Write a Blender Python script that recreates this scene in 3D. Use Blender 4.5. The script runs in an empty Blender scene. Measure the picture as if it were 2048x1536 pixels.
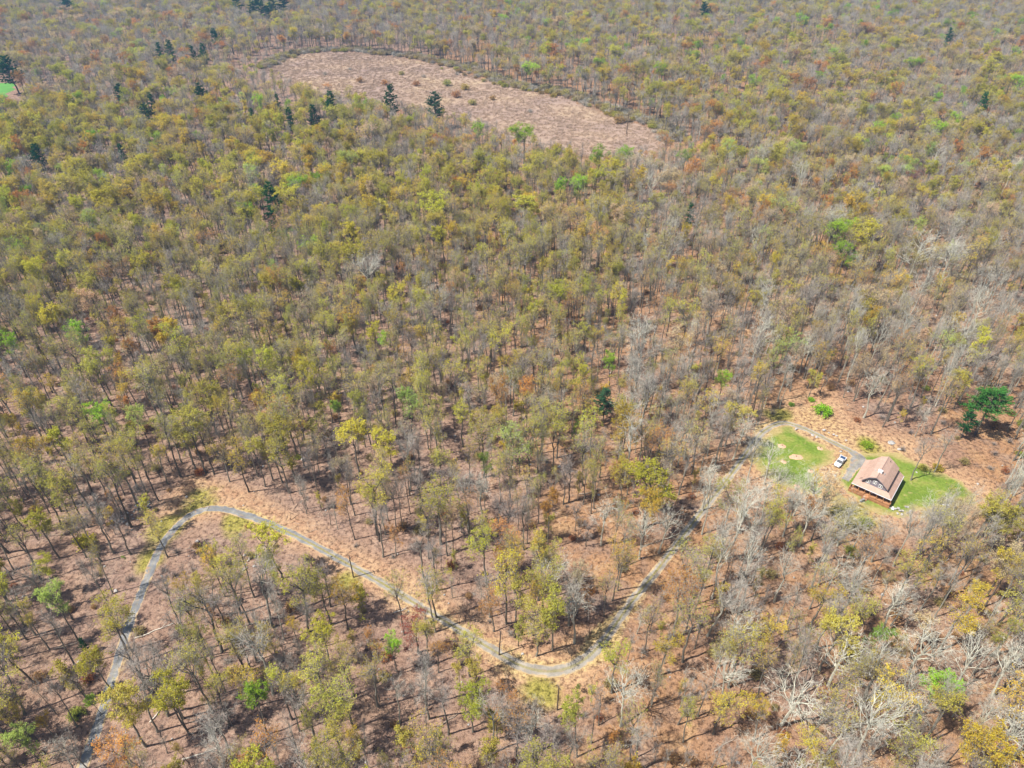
import bpy, math, random
import numpy as np
from math import radians, sin, cos, pi
SC = bpy.context.scene
COL = SC.collection
R = random.Random(11)
NR = np.random.default_rng(7)

# ------------------------------------------------------------------ camera, sky, sun, exposure
HCAM, PITCH, FPX = 150.0, radians(36.0), 1384.0
cam = bpy.data.cameras.new('camera')
cam.lens, cam.sensor_width = 36 * FPX / 2048, 36
cam.clip_start, cam.clip_end = 1, 12000
camo = bpy.data.objects.new('camera', cam)
COL.objects.link(camo)
camo.location = (0, 0, HCAM)
camo.rotation_euler = (pi / 2 - PITCH, 0, 0)
SC.camera = camo
SHADOW_AZ, SUN_EL = 70.0, 57.0           # compass heading of the shadows (from +Y towards +X), sun height
W = bpy.data.worlds.new('World'); SC.world = W; W.use_nodes = True
nt = W.node_tree
sky = nt.nodes.new('ShaderNodeTexSky'); sky.sky_type = 'NISHITA'; sky.sun_disc = False
sky.sun_elevation = radians(SUN_EL); sky.sun_rotation = radians(SHADOW_AZ + 180)
nt.links.new(sky.outputs[0], nt.nodes['Background'].inputs[0])
nt.nodes['Background'].inputs[1].default_value = 0.088
sl = bpy.data.lights.new('sun', 'SUN'); sl.energy = 5.0; sl.angle = radians(0.5); sl.color = (1, .95, .87)
so = bpy.data.objects.new('sun', sl); COL.objects.link(so)
so.rotation_euler = (radians(90 - SUN_EL), 0, radians(-SHADOW_AZ))
so.location = (-300, -100, 400)
SC.view_settings.view_transform = 'Standard'; SC.view_settings.look = 'None'
SC.view_settings.exposure = 0.68; SC.view_settings.gamma = 1
SC.cycles.max_bounces = 5; SC.cycles.diffuse_bounces = 2; SC.cycles.volume_bounces = 0

def at(px, py, z=0.0):
    """a spot of the photograph (2048 wide) as the place in the world at height z"""
    x, y = (px - 1024) / FPX, (768 - py) / FPX
    dy, dz = cos(PITCH) + y * sin(PITCH), -sin(PITCH) + y * cos(PITCH)
    t = (HCAM - z) / -dz
    return np.array([x * t, dy * t, z])
def proj(x, y, z):
    v = z - HCAM
    d = y * cos(PITCH) - v * sin(PITCH); u = y * sin(PITCH) + v * cos(PITCH)
    return 1024 + FPX * x / d, 768 - FPX * u / d

# ------------------------------------------------------------------ helpers
def link(o, parent=None):
    COL.objects.link(o)
    if parent is not None: o.parent = parent
    return o
def tag(o, label=None, cat=None, group=None, kind=None):
    if label: o['label'] = label
    if cat: o['category'] = cat
    if group: o['group'] = group
    if kind: o['kind'] = kind
    return o
def empty(name, loc, rz=0):
    o = bpy.data.objects.new(name, None); o.empty_display_size = .5
    o.location = [float(c) for c in loc]; o.rotation_euler = (0, 0, rz)
    return link(o)
class MB:
    def __init__(s): s.v = []; s.f = []; s.m = []
    def add(s, vs, fs, m=0):
        b = len(s.v); s.v += [tuple(map(float, q)) for q in vs]; s.f += [tuple(i + b for i in f) for f in fs]; s.m += [m] * len(fs)
    def box(s, c, size, rz=0, m=0, taper=1.0):
        hx, hy, hz = size[0] / 2, size[1] / 2, size[2] / 2; ca, sa = cos(rz), sin(rz); vs = []
        for z in (-1, 1):
            k = taper if z > 0 else 1
            for x, y in ((-1, -1), (1, -1), (1, 1), (-1, 1)):
                X, Y = x * hx * k, y * hy * k
                vs.append((c[0] + X * ca - Y * sa, c[1] + X * sa + Y * ca, c[2] + z * hz))
        s.add(vs, [(3, 2, 1, 0), (4, 5, 6, 7), (0, 1, 5, 4), (1, 2, 6, 5), (2, 3, 7, 6), (3, 0, 4, 7)], m)
    def tube(s, pts, rad, n=6, m=0, cap=True):
        vs = []; prev = None
        for i, p in enumerate(pts):
            a = np.asarray(pts[max(i - 1, 0)], float); b = np.asarray(pts[min(i + 1, len(pts) - 1)], float)
            d = b - a; d /= np.linalg.norm(d) + 1e-9
            if prev is None: prev = np.array([1., 0, 0]) if abs(d[0]) < .8 else np.array([0, 1., 0])
            u = prev - d * prev.dot(d); u /= np.linalg.norm(u) + 1e-9; w = np.cross(d, u); prev = u
            for k in range(n):
                t = 2 * pi * k / n
                vs.append(np.asarray(p) + rad[i] * (cos(t) * u + sin(t) * w))
        fs = [(i * n + k, i * n + (k + 1) % n, (i + 1) * n + (k + 1) % n, (i + 1) * n + k) for i in range(len(pts) - 1) for k in range(n)]
        if cap: fs += [tuple(range(n))[::-1], tuple((len(pts) - 1) * n + k for k in range(n))]
        s.add(vs, fs, m)
    def extend(s, o): 
        b = len(s.v); s.v += o.v; s.f += [tuple(i + b for i in f) for f in o.f]; s.m += o.m
    def mesh(s, name, mats, smooth=False):
        me = bpy.data.meshes.new(name); me.from_pydata(s.v, [], s.f)
        for m in mats: me.materials.append(m)
        if len(mats) > 1: me.polygons.foreach_set('material_index', s.m)
        if smooth: me.polygons.foreach_set('use_smooth', [True] * len(s.f))
        me.update(); return me
    def build(s, name, mats, parent=None, smooth=False):
        if not isinstance(mats, (list, tuple)): mats = [mats]
        return link(bpy.data.objects.new(name, s.mesh(name, mats, smooth)), parent)

# ------------------------------------------------------------------ materials
class NT:
    def __init__(s, name):
        s.mat = bpy.data.materials.new(name); s.mat.use_nodes = True; s.t = s.mat.node_tree; s.t.nodes.clear()
        s.out = s.n('ShaderNodeOutputMaterial')
    def n(s, typ, **kw):
        x = s.t.nodes.new(typ)
        for k, v in kw.items(): setattr(x, k, v)
        return x
    def l(s, a, b): s.t.links.new(a, b)
    def put(s, sock, v):
        if hasattr(v, 'is_output') or hasattr(v, 'links'): s.l(v, sock)
        else: sock.default_value = v
    def pos(s): return s.n('ShaderNodeNewGeometry').outputs['Position']
    def noise(s, scale, detail=3, rough=.55, vec=None, dist=0):
        x = s.n('ShaderNodeTexNoise'); x.inputs['Scale'].default_value = scale; x.inputs['Detail'].default_value = detail
        x.inputs['Roughness'].default_value = rough; x.inputs['Distortion'].default_value = dist
        s.l(vec if vec is not None else s.pos(), x.inputs['Vector']); return x.outputs['Fac']
    def ramp(s, fac, stops):
        x = s.n('ShaderNodeValToRGB'); e = x.color_ramp.elements
        while len(e) < len(stops): e.new(.5)
        for i, (p, c) in enumerate(stops):
            e[i].position = p; e[i].color = (*c, 1) if len(c) == 3 else c
        s.l(fac, x.inputs[0]); return x.outputs[0]
    def mix(s, f, a, b, mode='MIX'):
        x = s.n('ShaderNodeMix', data_type='RGBA', blend_type=mode)
        s.put(x.inputs[0], f); s.put(x.inputs[6], a if not isinstance(a, tuple) else (*a, 1)); s.put(x.inputs[7], b if not isinstance(b, tuple) else (*b, 1))
        return x.outputs[2]
    def math(s, op, a, b=0.0, clamp=False):
        x = s.n('ShaderNodeMath', operation=op, use_clamp=clamp); s.put(x.inputs[0], a); s.put(x.inputs[1], b); return x.outputs[0]
    def smooth(s, v, lo, hi):
        x = s.n('ShaderNodeMapRange', interpolation_type='SMOOTHSTEP'); s.l(v, x.inputs[0])
        x.inputs[1].default_value = lo; x.inputs[2].default_value = hi; return x.outputs[0]
    def attr(s, name, inst=False, fac=True):
        x = s.n('ShaderNodeAttribute', attribute_name=name, attribute_type='INSTANCER' if inst else 'GEOMETRY')
        return x.outputs['Fac'] if fac else x.outputs['Color']
    def surf(s, color, rough=.9, bump=None, bstr=.3, bdist=.1, spec=.15, metal=0):
        p = s.n('ShaderNodeBsdfPrincipled'); s.put(p.inputs['Base Color'], color if not isinstance(color, tuple) else (*color, 1))
        s.put(p.inputs['Roughness'], rough); p.inputs['Specular IOR Level'].default_value = spec; p.inputs['Metallic'].default_value = metal
        if bump is not None:
            b = s.n('ShaderNodeBump'); b.inputs['Strength'].default_value = bstr; b.inputs['Distance'].default_value = bdist
            s.l(bump, b.inputs['Height']); s.l(b.outputs[0], p.inputs['Normal'])
        s.l(p.outputs[0], s.out.inputs[0]); return s.mat
def flat(name, col, rough=.7, var=.18, scale=3.0, spec=.2, metal=0):
    t = NT(name); n = t.noise(scale, 3)
    c = t.ramp(n, [(.3, tuple(k * (1 - var) for k in col)), (.7, tuple(min(1, k * (1 + var)) for k in col))])
    return t.surf(c, rough, spec=spec, metal=metal)

def leaf_material(name, trans):
    t = NT(name)
    tint = t.attr('tint', True, False)
    isl = t.n('ShaderNodeNewGeometry').outputs['Random Per Island']
    hsv = t.n('ShaderNodeHueSaturation'); t.l(tint, hsv.inputs['Color'])
    t.l(t.math('MULTIPLY_ADD', isl, .04), hsv.inputs['Hue']); hsv.inputs['Hue'].links[0].from_node.inputs[2].default_value = .48
    t.l(t.math('MULTIPLY_ADD', isl, .5), hsv.inputs['Value']); hsv.inputs['Value'].links[0].from_node.inputs[2].default_value = .75
    d = t.n('ShaderNodeBsdfDiffuse'); t.l(hsv.outputs[0], d.inputs[0])
    tr = t.n('ShaderNodeBsdfTranslucent'); t.l(hsv.outputs[0], tr.inputs[0])
    m = t.n('ShaderNodeMixShader'); m.inputs[0].default_value = trans
    t.l(d.outputs[0], m.inputs[1]); t.l(tr.outputs[0], m.inputs[2]); t.l(m.outputs[0], t.out.inputs[0])
    return t.mat
def bark_material(name, dark, pale, var):
    t = NT(name); b = t.attr('bark', True)
    c = t.mix(b, dark, pale)
    tc = t.n('ShaderNodeTexCoord').outputs['Object']
    n = t.noise(1.7, 3, .65, tc)
    c = t.mix(1.0, c, t.ramp(n, [(.3, (1 - var,) * 3), (.7, (1, 1, 1))]), 'MULTIPLY')
    d = t.n('ShaderNodeBsdfDiffuse'); t.l(c, d.inputs[0]); t.l(d.outputs[0], t.out.inputs[0]); return t.mat
M = {}
M['bark'] = bark_material('bark', (.08, .062, .052), (.66, .64, .52), .4)
M['twig'] = bark_material('twigs', (.29, .23, .21), (.66, .63, .52), .2)
M['leaf'] = leaf_material('spring_leaves', .42)
M['needle'] = leaf_material('needles', .12)

def ground_material():
    t = NT('leaf_litter'); P = t.pos()
    big = t.noise(.018, 3, .6); mid = t.noise(.11, 4, .6, dist=.6); fine = t.noise(.9, 4, .7); spk = t.noise(5.0, 3, .75)
    c = t.ramp(big, [(.36, (.33, .20, .135)), (.5, (.40, .225, .115)), (.63, (.37, .235, .155))])
    m2 = t.noise(.33, 4, .65, dist=.4)
    c = t.mix(t.math('MULTIPLY', t.smooth(mid, .50, .66), .85), c, (.30, .195, .135))
    c = t.mix(t.smooth(mid, .47, .32), c, (.47, .29, .155))
    c = t.mix(t.math('MULTIPLY', t.smooth(t.noise(.05, 3), .55, .68), .7), c, (.36, .265, .21))
    c = t.mix(t.smooth(m2, .56, .70), c, (.27, .17, .115))
    c = t.mix(t.math('MULTIPLY', t.smooth(m2, .42, .30), .7), c, (.48, .32, .20))
    c = t.mix(t.math('MULTIPLY', t.smooth(t.math('ADD', t.attr('mauve'), t.math('SUBTRACT', mid, .5)),   .2, .8), .7), c, t.ramp(m2, [(.34, (.23, .155, .13)), (.5, (.325, .222, .178)), (.66, (.44, .31, .235))]))
    verge = t.attr('verge'); clear = t.attr('clearing'); grass = t.attr('grassy')
    c = t.mix(t.math('MULTIPLY', clear, .8), c, t.ramp(t.noise(.25, 4, .65), [(.35, (.44, .25, .14)), (.6, (.58, .38, .22))]))
    c = t.mix(t.smooth(t.math('ADD', verge, t.math('SUBTRACT', fine, .5)), .35, .75), c, t.ramp(fine, [(.35, (.40, .27, .11)), (.62, (.58, .43, .21))]))
    c = t.mix(t.smooth(t.math('ADD', grass, t.math('SUBTRACT', mid, .5)), .3, .75), c, t.ramp(fine, [(.35, (.24, .22, .05)), (.65, (.40, .34, .09))]))
    c = t.mix(1.0, c, t.ramp(fine, [(.36, (.34, .31, .31)), (.50, (.92, .92, .92)), (.68, (1.15, 1.13, 1.1))]), 'MULTIPLY')
    c = t.mix(1.0, c, t.ramp(spk, [(.36, (.34, .32, .31)), (.5, (1, 1, 1))]), 'MULTIPLY')
    c = t.mix(t.smooth(spk, .66, .74), c, (.66, .52, .40))
    return t.surf(c, .95, t.math('ADD', fine, t.math('MULTIPLY', spk, .4)), .6, .5, spec=.05)
M['ground'] = ground_material()
def lawn_material():
    t = NT('lawn_grass'); a = t.noise(.13, 4, .6); b = t.noise(1.2, 4, .7); e = t.attr('edge')
    c = t.ramp(a, [(.35, (.13, .20, .03)), (.5, (.185, .25, .042)), (.66, (.30, .29, .08))])
    c = t.mix(t.math('MULTIPLY', t.smooth(t.noise(.45, 4, .7), .55, .68), .75), c, (.34, .30, .12))
    c = t.mix(t.smooth(t.math('ADD', e, t.math('SUBTRACT', a, .5)), .15, .9), c, (.40, .31, .14))
    c = t.mix(1.0, c, t.ramp(b, [(.3, (.6, .62, .5)), (.6, (1, 1, 1))]), 'MULTIPLY')
    return t.surf(c, .95, b, .5, .15, spec=.05)
M['lawn'] = lawn_material()
def road_material():
    t = NT('driveway'); ac = t.attr('across'); pave = t.attr('paved'); f = t.noise(2.2, 4, .7); g = t.noise(.35, 4, .6); s = t.noise(9, 3, .7)
    gravel = t.ramp(g, [(.3, (.24, .215, .18)), (.5, (.34, .305, .255)), (.72, (.47, .41, .335))])
    asph = t.ramp(g, [(.28, (.14, .14, .145)), (.5, (.22, .225, .235)), (.68, (.36, .345, .32))])
    c = t.mix(pave, gravel, asph)
    aa = t.math('ABSOLUTE', ac)
    mid = t.math('MULTIPLY', t.smooth(t.math('ADD', aa, t.math('MULTIPLY', t.math('SUBTRACT', f, .5), .45)), .30, .14), t.attr('grass_strip'))
    c = t.mix(mid, c, t.ramp(f, [(.35, (.20, .19, .055)), (.65, (.36, .29, .12))]))
    edge = t.smooth(t.math('ADD', aa, t.math('MULTIPLY', t.math('SUBTRACT', g, .5), 1.5)), .70, .98)
    c = t.mix(edge, c, t.ramp(f, [(.35, (.40, .28, .14)), (.65, (.58, .43, .25))]))
    dr = t.noise(.55, 5, .7, dist=.8)
    c = t.mix(t.math('MULTIPLY', t.smooth(dr, .56, .66), .8), c, (.36, .25, .16))
    c = t.mix(t.math('MULTIPLY', t.smooth(dr, .42, .34), .6), c, (.17, .16, .15))
    c = t.mix(1.0, c, t.ramp(s, [(.3, (.62, .62, .62)), (.55, (1, 1, 1))]), 'MULTIPLY')
    return t.surf(c, .92, s, .4, .05, spec=.1)
M['road'] = road_material()
def marsh_material():
    t = NT('marsh_bed'); a = t.noise(.02, 4, .6); b = t.noise(.12, 5, .7)
    c = t.ramp(a, [(.35, (.30, .215, .175)), (.52, (.37, .265, .195)), (.68, (.41, .305, .19))])
    c = t.mix(1.0, c, t.ramp(b, [(.3, (.80, .77, .78)), (.6, (1, 1, 1))]), 'MULTIPLY')
    return t.surf(c, .95, b, .35, .5, spec=.05)
M['marsh'] = marsh_material()
M['reed'] = flat('dry_reeds', (.48, .35, .25), .9, .15, .02)
M['field'] = flat('hay_field', (.10, .26, .05), .95, .2, .05)
M['mulch'] = flat('mulch', (.55, .34, .22), .95, .25, 2.5)
M['rock'] = flat('rock', (.33, .315, .295), .9, .35, 1.3)
M['pale_rock'] = flat('pale_rock', (.40, .375, .35), .85, .15, 1.3)
M['log'] = flat('fallen_wood', (.34, .27, .21), .95, .3, 1.5)
M['pale_log'] = flat('bleached_wood', (.62, .56, .47), .95, .2, 1.5)
M['pole'] = flat('pole_wood', (.12, .085, .065), .9, .3, 1.5)
M['metal'] = flat('galvanised', (.45, .46, .47), .4, .1, 4, .5, .6)
def shingle_material():
    t = NT('roof_shingles'); tc = t.n('ShaderNodeTexCoord').outputs['Object']
    br = t.n('ShaderNodeTexBrick'); t.l(t.n('ShaderNodeUVMap').outputs[0], br.inputs['Vector'])
    br.inputs['Scale'].default_value = 1; br.inputs['Brick Width'].default_value = .34; br.inputs['Row Height'].default_value = .15
    br.inputs['Mortar Size'].default_value = .008
    br.inputs['Color1'].default_value = (.54, .365, .285, 1); br.inputs['Color2'].default_value = (.47, .315, .245, 1); br.inputs['Mortar'].default_value = (.36, .25, .21, 1)
    n = t.noise(.9, 4, .6, tc)
    c = t.mix(1.0, br.outputs[0], t.ramp(n, [(.3, (.84, .83, .82)), (.65, (1, 1, 1))]), 'MULTIPLY')
    return t.surf(c, .92, br.outputs['Fac'], -.3, .02, spec=.1)
M['shingle'] = shingle_material()
M['siding'] = flat('grey_siding', (.22, .205, .24), .8, .06, 1)
M['white'] = flat('white_trim', (.82, .82, .82), .55, .03, 2)
M['deck'] = flat('cedar_deck', (.40, .20, .095), .85, .25, 1.2)
M['glass'] = flat('dark_glass', (.02, .026, .035), .08, .1, 1, .6)
M['gutter'] = flat('gutter', (.70, .70, .74), .4, .04, 1, .4)
M['paint'] = flat('white_paint', (.80, .82, .84), .25, .02, 1, .5)
M['tyre'] = flat('rubber', (.02, .02, .02), .9, .1, 3)
M['dark'] = flat('black_plastic', (.03, .03, .035), .6, .1, 3)
M['bed_liner'] = flat('bed_liner', (.03, .06, .13), .8, .1, 3)

# ------------------------------------------------------------------ numeric helpers
def catmull(pts, n=10):
    P = [np.array(p, float) for p in pts]; P = [2 * P[0] - P[1]] + P + [2 * P[-1] - P[-2]]; out = []
    for i in range(1, len(P) - 2):
        for k in range(n):
            t = k / n
            out.append(.5 * (2 * P[i] + (P[i + 1] - P[i - 1]) * t + (2 * P[i - 1] - 5 * P[i] + 4 * P[i + 1] - P[i + 2]) * t * t + (3 * P[i] - P[i - 1] - 3 * P[i + 1] + P[i + 2]) * t ** 3))
    out.append(P[-2]); return np.array(out)
def poly_sd(X, Y, poly):
    """signed distance to a polygon, inside negative"""
    d = np.full(X.shape, 1e9); ins = np.zeros(X.shape, bool); n = len(poly)
    for i in range(n):
        ax, ay = poly[i][:2]; bx, by = poly[(i + 1) % n][:2]
        ex, ey = bx - ax, by - ay
        t = np.clip(((X - ax) * ex + (Y - ay) * ey) / (ex * ex + ey * ey + 1e-9), 0, 1)
        d = np.minimum(d, np.hypot(X - ax - t * ex, Y - ay - t * ey))
        c = ((ay > Y) != (by > Y)); ins ^= c & (X < (bx - ax) * (Y - ay) / (by - ay + 1e-12) + ax)
    return np.where(ins, -d, d)
def line_d(X, Y, L):
    d = np.full(X.shape, 1e9)
    for i in range(len(L) - 1):
        ax, ay = L[i][:2]; bx, by = L[i + 1][:2]; ex, ey = bx - ax, by - ay
        t = np.clip(((X - ax) * ex + (Y - ay) * ey) / (ex * ex + ey * ey + 1e-9), 0, 1)
        d = np.minimum(d, np.hypot(X - ax - t * ex, Y - ay - t * ey))
    return d
_w = [(NR.normal(size=2), NR.uniform(0, 6.28)) for _ in range(14)]
def soft(X, Y, s):
    v = 0
    for (k, p) in _w: v = v + np.sin((X * k[0] + Y * k[1]) / s + p)
    return v / 3.7          # about unit variance
ss = lambda x, a, b: (lambda t: t * t * (3 - 2 * t))(np.clip((x - a) / (b - a), 0, 1))
G = lambda pts: [at(*p)[:2] for p in pts]

ROADPX = [(150, 1600), (165, 1536), (200, 1440), (230, 1340), (258, 1250), (285, 1180), (316, 1105), (345, 1062), (385, 1028), (432, 1017), (490, 1030), (560, 1057), (620, 1086), (700, 1130),
          (780, 1176), (850, 1219), (920, 1260), (1000, 1309), (1055, 1336), (1110, 1342), (1165, 1322), (1212, 1275), (1262, 1205), (1312, 1143), (1360, 1080), (1420, 1002), (1465, 945), (1500, 896),
          (1528, 862), (1565, 846), (1605, 856), (1650, 877), (1690, 896), (1712, 908)]
ROAD = catmull([at(*p)[:2] for p in ROADPX], 8)
SPURPX = [(1704, 903), (1715, 913), (1716, 921), (1710, 931), (1702, 942), (1695, 953), (1690, 960)]
SPUR = catmull([at(*p)[:2] for p in SPURPX], 6)
CLEAR = [G([(318, 1040), (352, 985), (400, 950), (440, 962), (520, 1000), (590, 1030), (680, 1085), (780, 1140), (880, 1200), (960, 1252), (1040, 1300), (1100, 1310), (1160, 1290), (1200, 1300),
            (1180, 1360), (1130, 1420), (1080, 1400), (1040, 1360), (960, 1300), (820, 1220), (700, 1150), (600, 1100), (500, 1050), (430, 1035), (380, 1050)]),
         G([(1560, 838), (1568, 800), (1620, 785), (1680, 800), (1710, 850), (1770, 868), (1830, 880), (1860, 915), (1920, 940), (1975, 975), (1990, 1020), (1940, 1060), (1850, 1050), (1790, 1050),
            (1700, 1015), (1600, 1000), (1520, 965), (1490, 935), (1500, 880)])]
LAWN = [G([(1500, 915), (1520, 880), (1545, 858), (1575, 854), (1600, 864), (1640, 884), (1668, 900), (1672, 915), (1655, 928), (1640, 938), (1650, 958), (1705, 1000), (1670, 1010), (1600, 990), (1555, 968), (1520, 950)]),
        G([(1700, 905), (1735, 905), (1800, 910), (1845, 928), (1880, 945), (1930, 967), (1953, 990), (1945, 1012), (1890, 1014), (1835, 1022), (1800, 1038), (1770, 1034), (1690, 990), (1672, 960), (1680, 930)])]
MARSH = G([(515, 138), (540, 125), (575, 112), (620, 106), (690, 103), (760, 111), (830, 119), (900, 135), (960, 154), (1010, 172), (1060, 183), (1110, 190), (1160, 204), (1220, 229), (1270, 244), (1322, 263),
           (1332, 290), (1312, 322), (1200, 322), (1100, 302), (1000, 272), (930, 246), (860, 228), (790, 214), (700, 200), (610, 182), (535, 160)])
FIELD = G([(-80, 163), (28, 160), (45, 167), (38, 186), (15, 206), (-80, 210)])

# ------------------------------------------------------------------ setting
def graded(lo, hi, a, b, step, outer):
    left = [lo + (a - lo) * (1 - (1 - i / outer) ** 2) for i in range(outer)]
    right = [hi - (hi - b) * (1 - (1 - i / outer) ** 2) for i in range(outer)][::-1]
    return np.array(left + list(np.arange(a, b + .01, step)) + right)
gx = graded(-3800, 3800, -160, 200, 2.0, 22); gy = graded(-700, 4200, 44, 250, 2.0, 22)
X, Y = np.meshgrid(gx, gy); fx, fy = X.ravel(), Y.ravel()
b = MB(); nx = len(gx)
b.v = [(float(x), float(y), 0.0) for x, y in zip(fx, fy)]
b.f = [(j * nx + i, j * nx + i + 1, (j + 1) * nx + i + 1, (j + 1) * nx + i) for j in range(len(gy) - 1) for i in range(nx - 1)]; b.m = [0] * len(b.f)
ground = tag(b.build('ground', M['ground']), 'forest floor of tan and pinkish fallen leaves under the trees', kind='structure')
def vattr(o, name, vals):
    a = o.data.attributes.new(name, 'FLOAT', 'POINT'); a.data.foreach_set('value', np.asarray(vals, np.float32))
rd = np.minimum(line_d(fx, fy, ROAD), line_d(fx, fy, SPUR)); nz = soft(fx, fy, 5.0)
cl = np.minimum(poly_sd(fx, fy, CLEAR[0]), poly_sd(fx, fy, CLEAR[1])) + nz * 1.2
vattr(ground, 'verge', np.maximum((1 - ss(rd + nz * 1.1, .8, 4.5)) * (.55 + .35 * np.clip(soft(fx, fy, 7), -1, 1)), .5 * (1 - ss(cl + soft(fx, fy, 9) * 4, -8, 2))))
vattr(ground, 'clearing', 1 - ss(cl, -2, 5))
ga = [at(*p) for p in ((400, 1000), (470, 1045), (330, 1060), (1085, 1385), (300, 1120), (700, 1165), (1560, 830), (1740, 895), (1890, 1030), (1700, 1030))]
gv = np.zeros_like(fx)
for q, r in zip(ga, (7, 6, 7, 6, 6, 5, 6, 6, 8, 9)): gv = np.maximum(gv, np.exp(-((fx - q[0]) ** 2 + (fy - q[1]) ** 2) / r ** 2))
vattr(ground, 'grassy', gv * .85)
vattr(ground, 'mauve', np.clip(.75 - (fx + 10) / 70 - np.clip(fy - 160, 0, 400) / 300, 0, 1))

def sheet(name, mat, polys, z, step, rag, label, edgew=3):
    P = np.array([p for q in polys for p in q]); xs = np.arange(P[:, 0].min() - 3, P[:, 0].max() + 3, step); ys = np.arange(P[:, 1].min() - 3, P[:, 1].max() + 3, step)
    X, Y = np.meshgrid(xs, ys); sd = np.min([poly_sd(X, Y, p) for p in polys], axis=0) + soft(X, Y, step * 4) * rag + soft(X, Y, step * 1.3) * rag * .5
    keep = sd < 0; n = len(xs); b = MB(); idx = {}
    ed = []
    def vid(j, i):
        if (j, i) not in idx:
            idx[(j, i)] = len(b.v); b.v.append((float(X[j, i]), float(Y[j, i]), z)); ed.append(float(np.clip(1 + sd[j, i] / edgew, 0, 1)))
        return idx[(j, i)]
    for j in range(len(ys) - 1):
        for i in range(n - 1):
            q = [(j, i), (j, i + 1), (j + 1, i + 1), (j + 1, i)]; k = [c for c in q if keep[c]]
            if len(k) >= 3: b.f.append(tuple(vid(*c) for c in k)); b.m.append(0)
    o = b.build(name, mat); vattr(o, 'edge', ed)
    return tag(o, label, kind='structure')
sheet('lawn', M['lawn'], LAWN, .012, .5, .8, 'mown green lawn around the house and inside the drive loop', 4.5)
sheet('marsh', M['marsh'], [MARSH], .012, 4.0, 3.0, 'open tan marsh of dry reeds enclosed by forest')
sheet('hay_field', M['field'], [FIELD], .012, 8.0, 4.0, 'small green field glimpsed beyond the forest')

def ribbon(name, L, wid, z, pave, strip, label):
    b = MB(); ac = []; pv = []; gs = []; n = 9; N = len(L)
    for i in range(N):
        d = L[min(i + 1, N - 1)] - L[max(i - 1, 0)]; d /= np.linalg.norm(d); nrm = np.array([-d[1], d[0]])
        w = wid(i / (N - 1)) / 2
        for k in range(n):
            t = -1 + 2 * k / (n - 1); q = L[i] + nrm * t * w * (1 + .10 * R.uniform(-1, 1))
            b.v.append((float(q[0]), float(q[1]), z)); ac.append(t); pv.append(pave(i / (N - 1))); gs.append(strip(i / (N - 1)))
    b.f = [(i * n + k, i * n + k + 1, (i + 1) * n + k + 1, (i + 1) * n + k) for i in range(N - 1) for k in range(n - 1)]; b.m = [0] * len(b.f)
    o = b.build(name, M['road']); vattr(o, 'across', ac); vattr(o, 'paved', pv); vattr(o, 'grass_strip', gs)
    return tag(o, label, kind='structure')
def fr(px):                       # fraction along the road of a listed road point
    return ROADPX.index(px) / (len(ROADPX) - 1)
fa, fb, fc = fr((560, 1057)), fr((850, 1219)), fr((1528, 862))
ribbon('driveway', ROAD, lambda t: 2.5 + .8 * math.exp(-((t - fr((1110, 1342))) / .05) ** 2), .022,
       lambda t: float(1 - .88 * ss(np.array(t), fa, fb)), lambda t: float(.15 + .75 * ss(np.array(t), fr((490, 1030)), fa) - .3 * math.exp(-((t - fr((1110, 1342))) / .06) ** 2)),
       'long driveway bending through the woods to the house')
ribbon('parking_apron', SPUR, lambda t: 3.4 + 2.4 * math.exp(-((t - .3) / .16) ** 2) - .9 * t, .034, lambda t: .55, lambda t: .25, 'short grey gravel parking spur beside the house')

# reeds: low tufts, nobody could count them
def nodes_scatter(name, pts, idx, rot, scl, coll, label, tint=None, bark=None, kind='stuff'):
    me = bpy.data.meshes.new(name); me.vertices.add(len(pts)); me.vertices.foreach_set('co', np.asarray(pts, np.float32).ravel())
    def A(nm, typ, vals, key):
        a = me.attributes.new(nm, typ, 'POINT'); a.data.foreach_set(key, np.asarray(vals, np.int32 if typ == 'INT' else np.float32).ravel())
    A('pick', 'INT', idx, 'value'); A('turn', 'FLOAT_VECTOR', rot, 'vector'); A('size', 'FLOAT_VECTOR', scl, 'vector')
    if tint is not None: A('tint', 'FLOAT_VECTOR', tint, 'vector')
    if bark is not None: A('bark', 'FLOAT', bark, 'value')
    o = link(bpy.data.objects.new(name, me)); tag(o, label, kind=kind)
    g = bpy.data.node_groups.new(name, 'GeometryNodeTree')
    g.interface.new_socket('Geometry', in_out='INPUT', socket_type='NodeSocketGeometry'); g.interface.new_socket('Geometry', in_out='OUTPUT', socket_type='NodeSocketGeometry')
    N = g.nodes; gi = N.new('NodeGroupInput'); go = N.new('NodeGroupOutput'); ip = N.new('GeometryNodeInstanceOnPoints'); ci = N.new('GeometryNodeCollectionInfo')
    ci.inputs['Collection'].default_value = coll; ci.inputs['Separate Children'].default_value = True; ci.inputs['Reset Children'].default_value = True
    def NA(nm, typ):
        x = N.new('GeometryNodeInputNamedAttribute'); x.data_type = typ; x.inputs['Name'].default_value = nm; return x.outputs[0]
    L = g.links.new
    L(gi.outputs[0], ip.inputs['Points']); L(ci.outputs[0], ip.inputs['Instance']); ip.inputs['Pick Instance'].default_value = True
    L(NA('pick', 'INT'), ip.inputs['Instance Index']); e = N.new('FunctionNodeEulerToRotation'); L(NA('turn', 'FLOAT_VECTOR'), e.inputs[0]); L(e.outputs[0], ip.inputs['Rotation'])
    L(NA('size', 'FLOAT_VECTOR'), ip.inputs['Scale']); L(ip.outputs[0], go.inputs[0])
    md = o.modifiers.new('scatter', 'NODES'); md.node_group = g
    return o
def model_coll(name, meshes):
    c = bpy.data.collections.new(name)
    for i, me in enumerate(meshes): c.objects.link(bpy.data.objects.new(f'{name}_{i:03d}', me))
    return c

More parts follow.
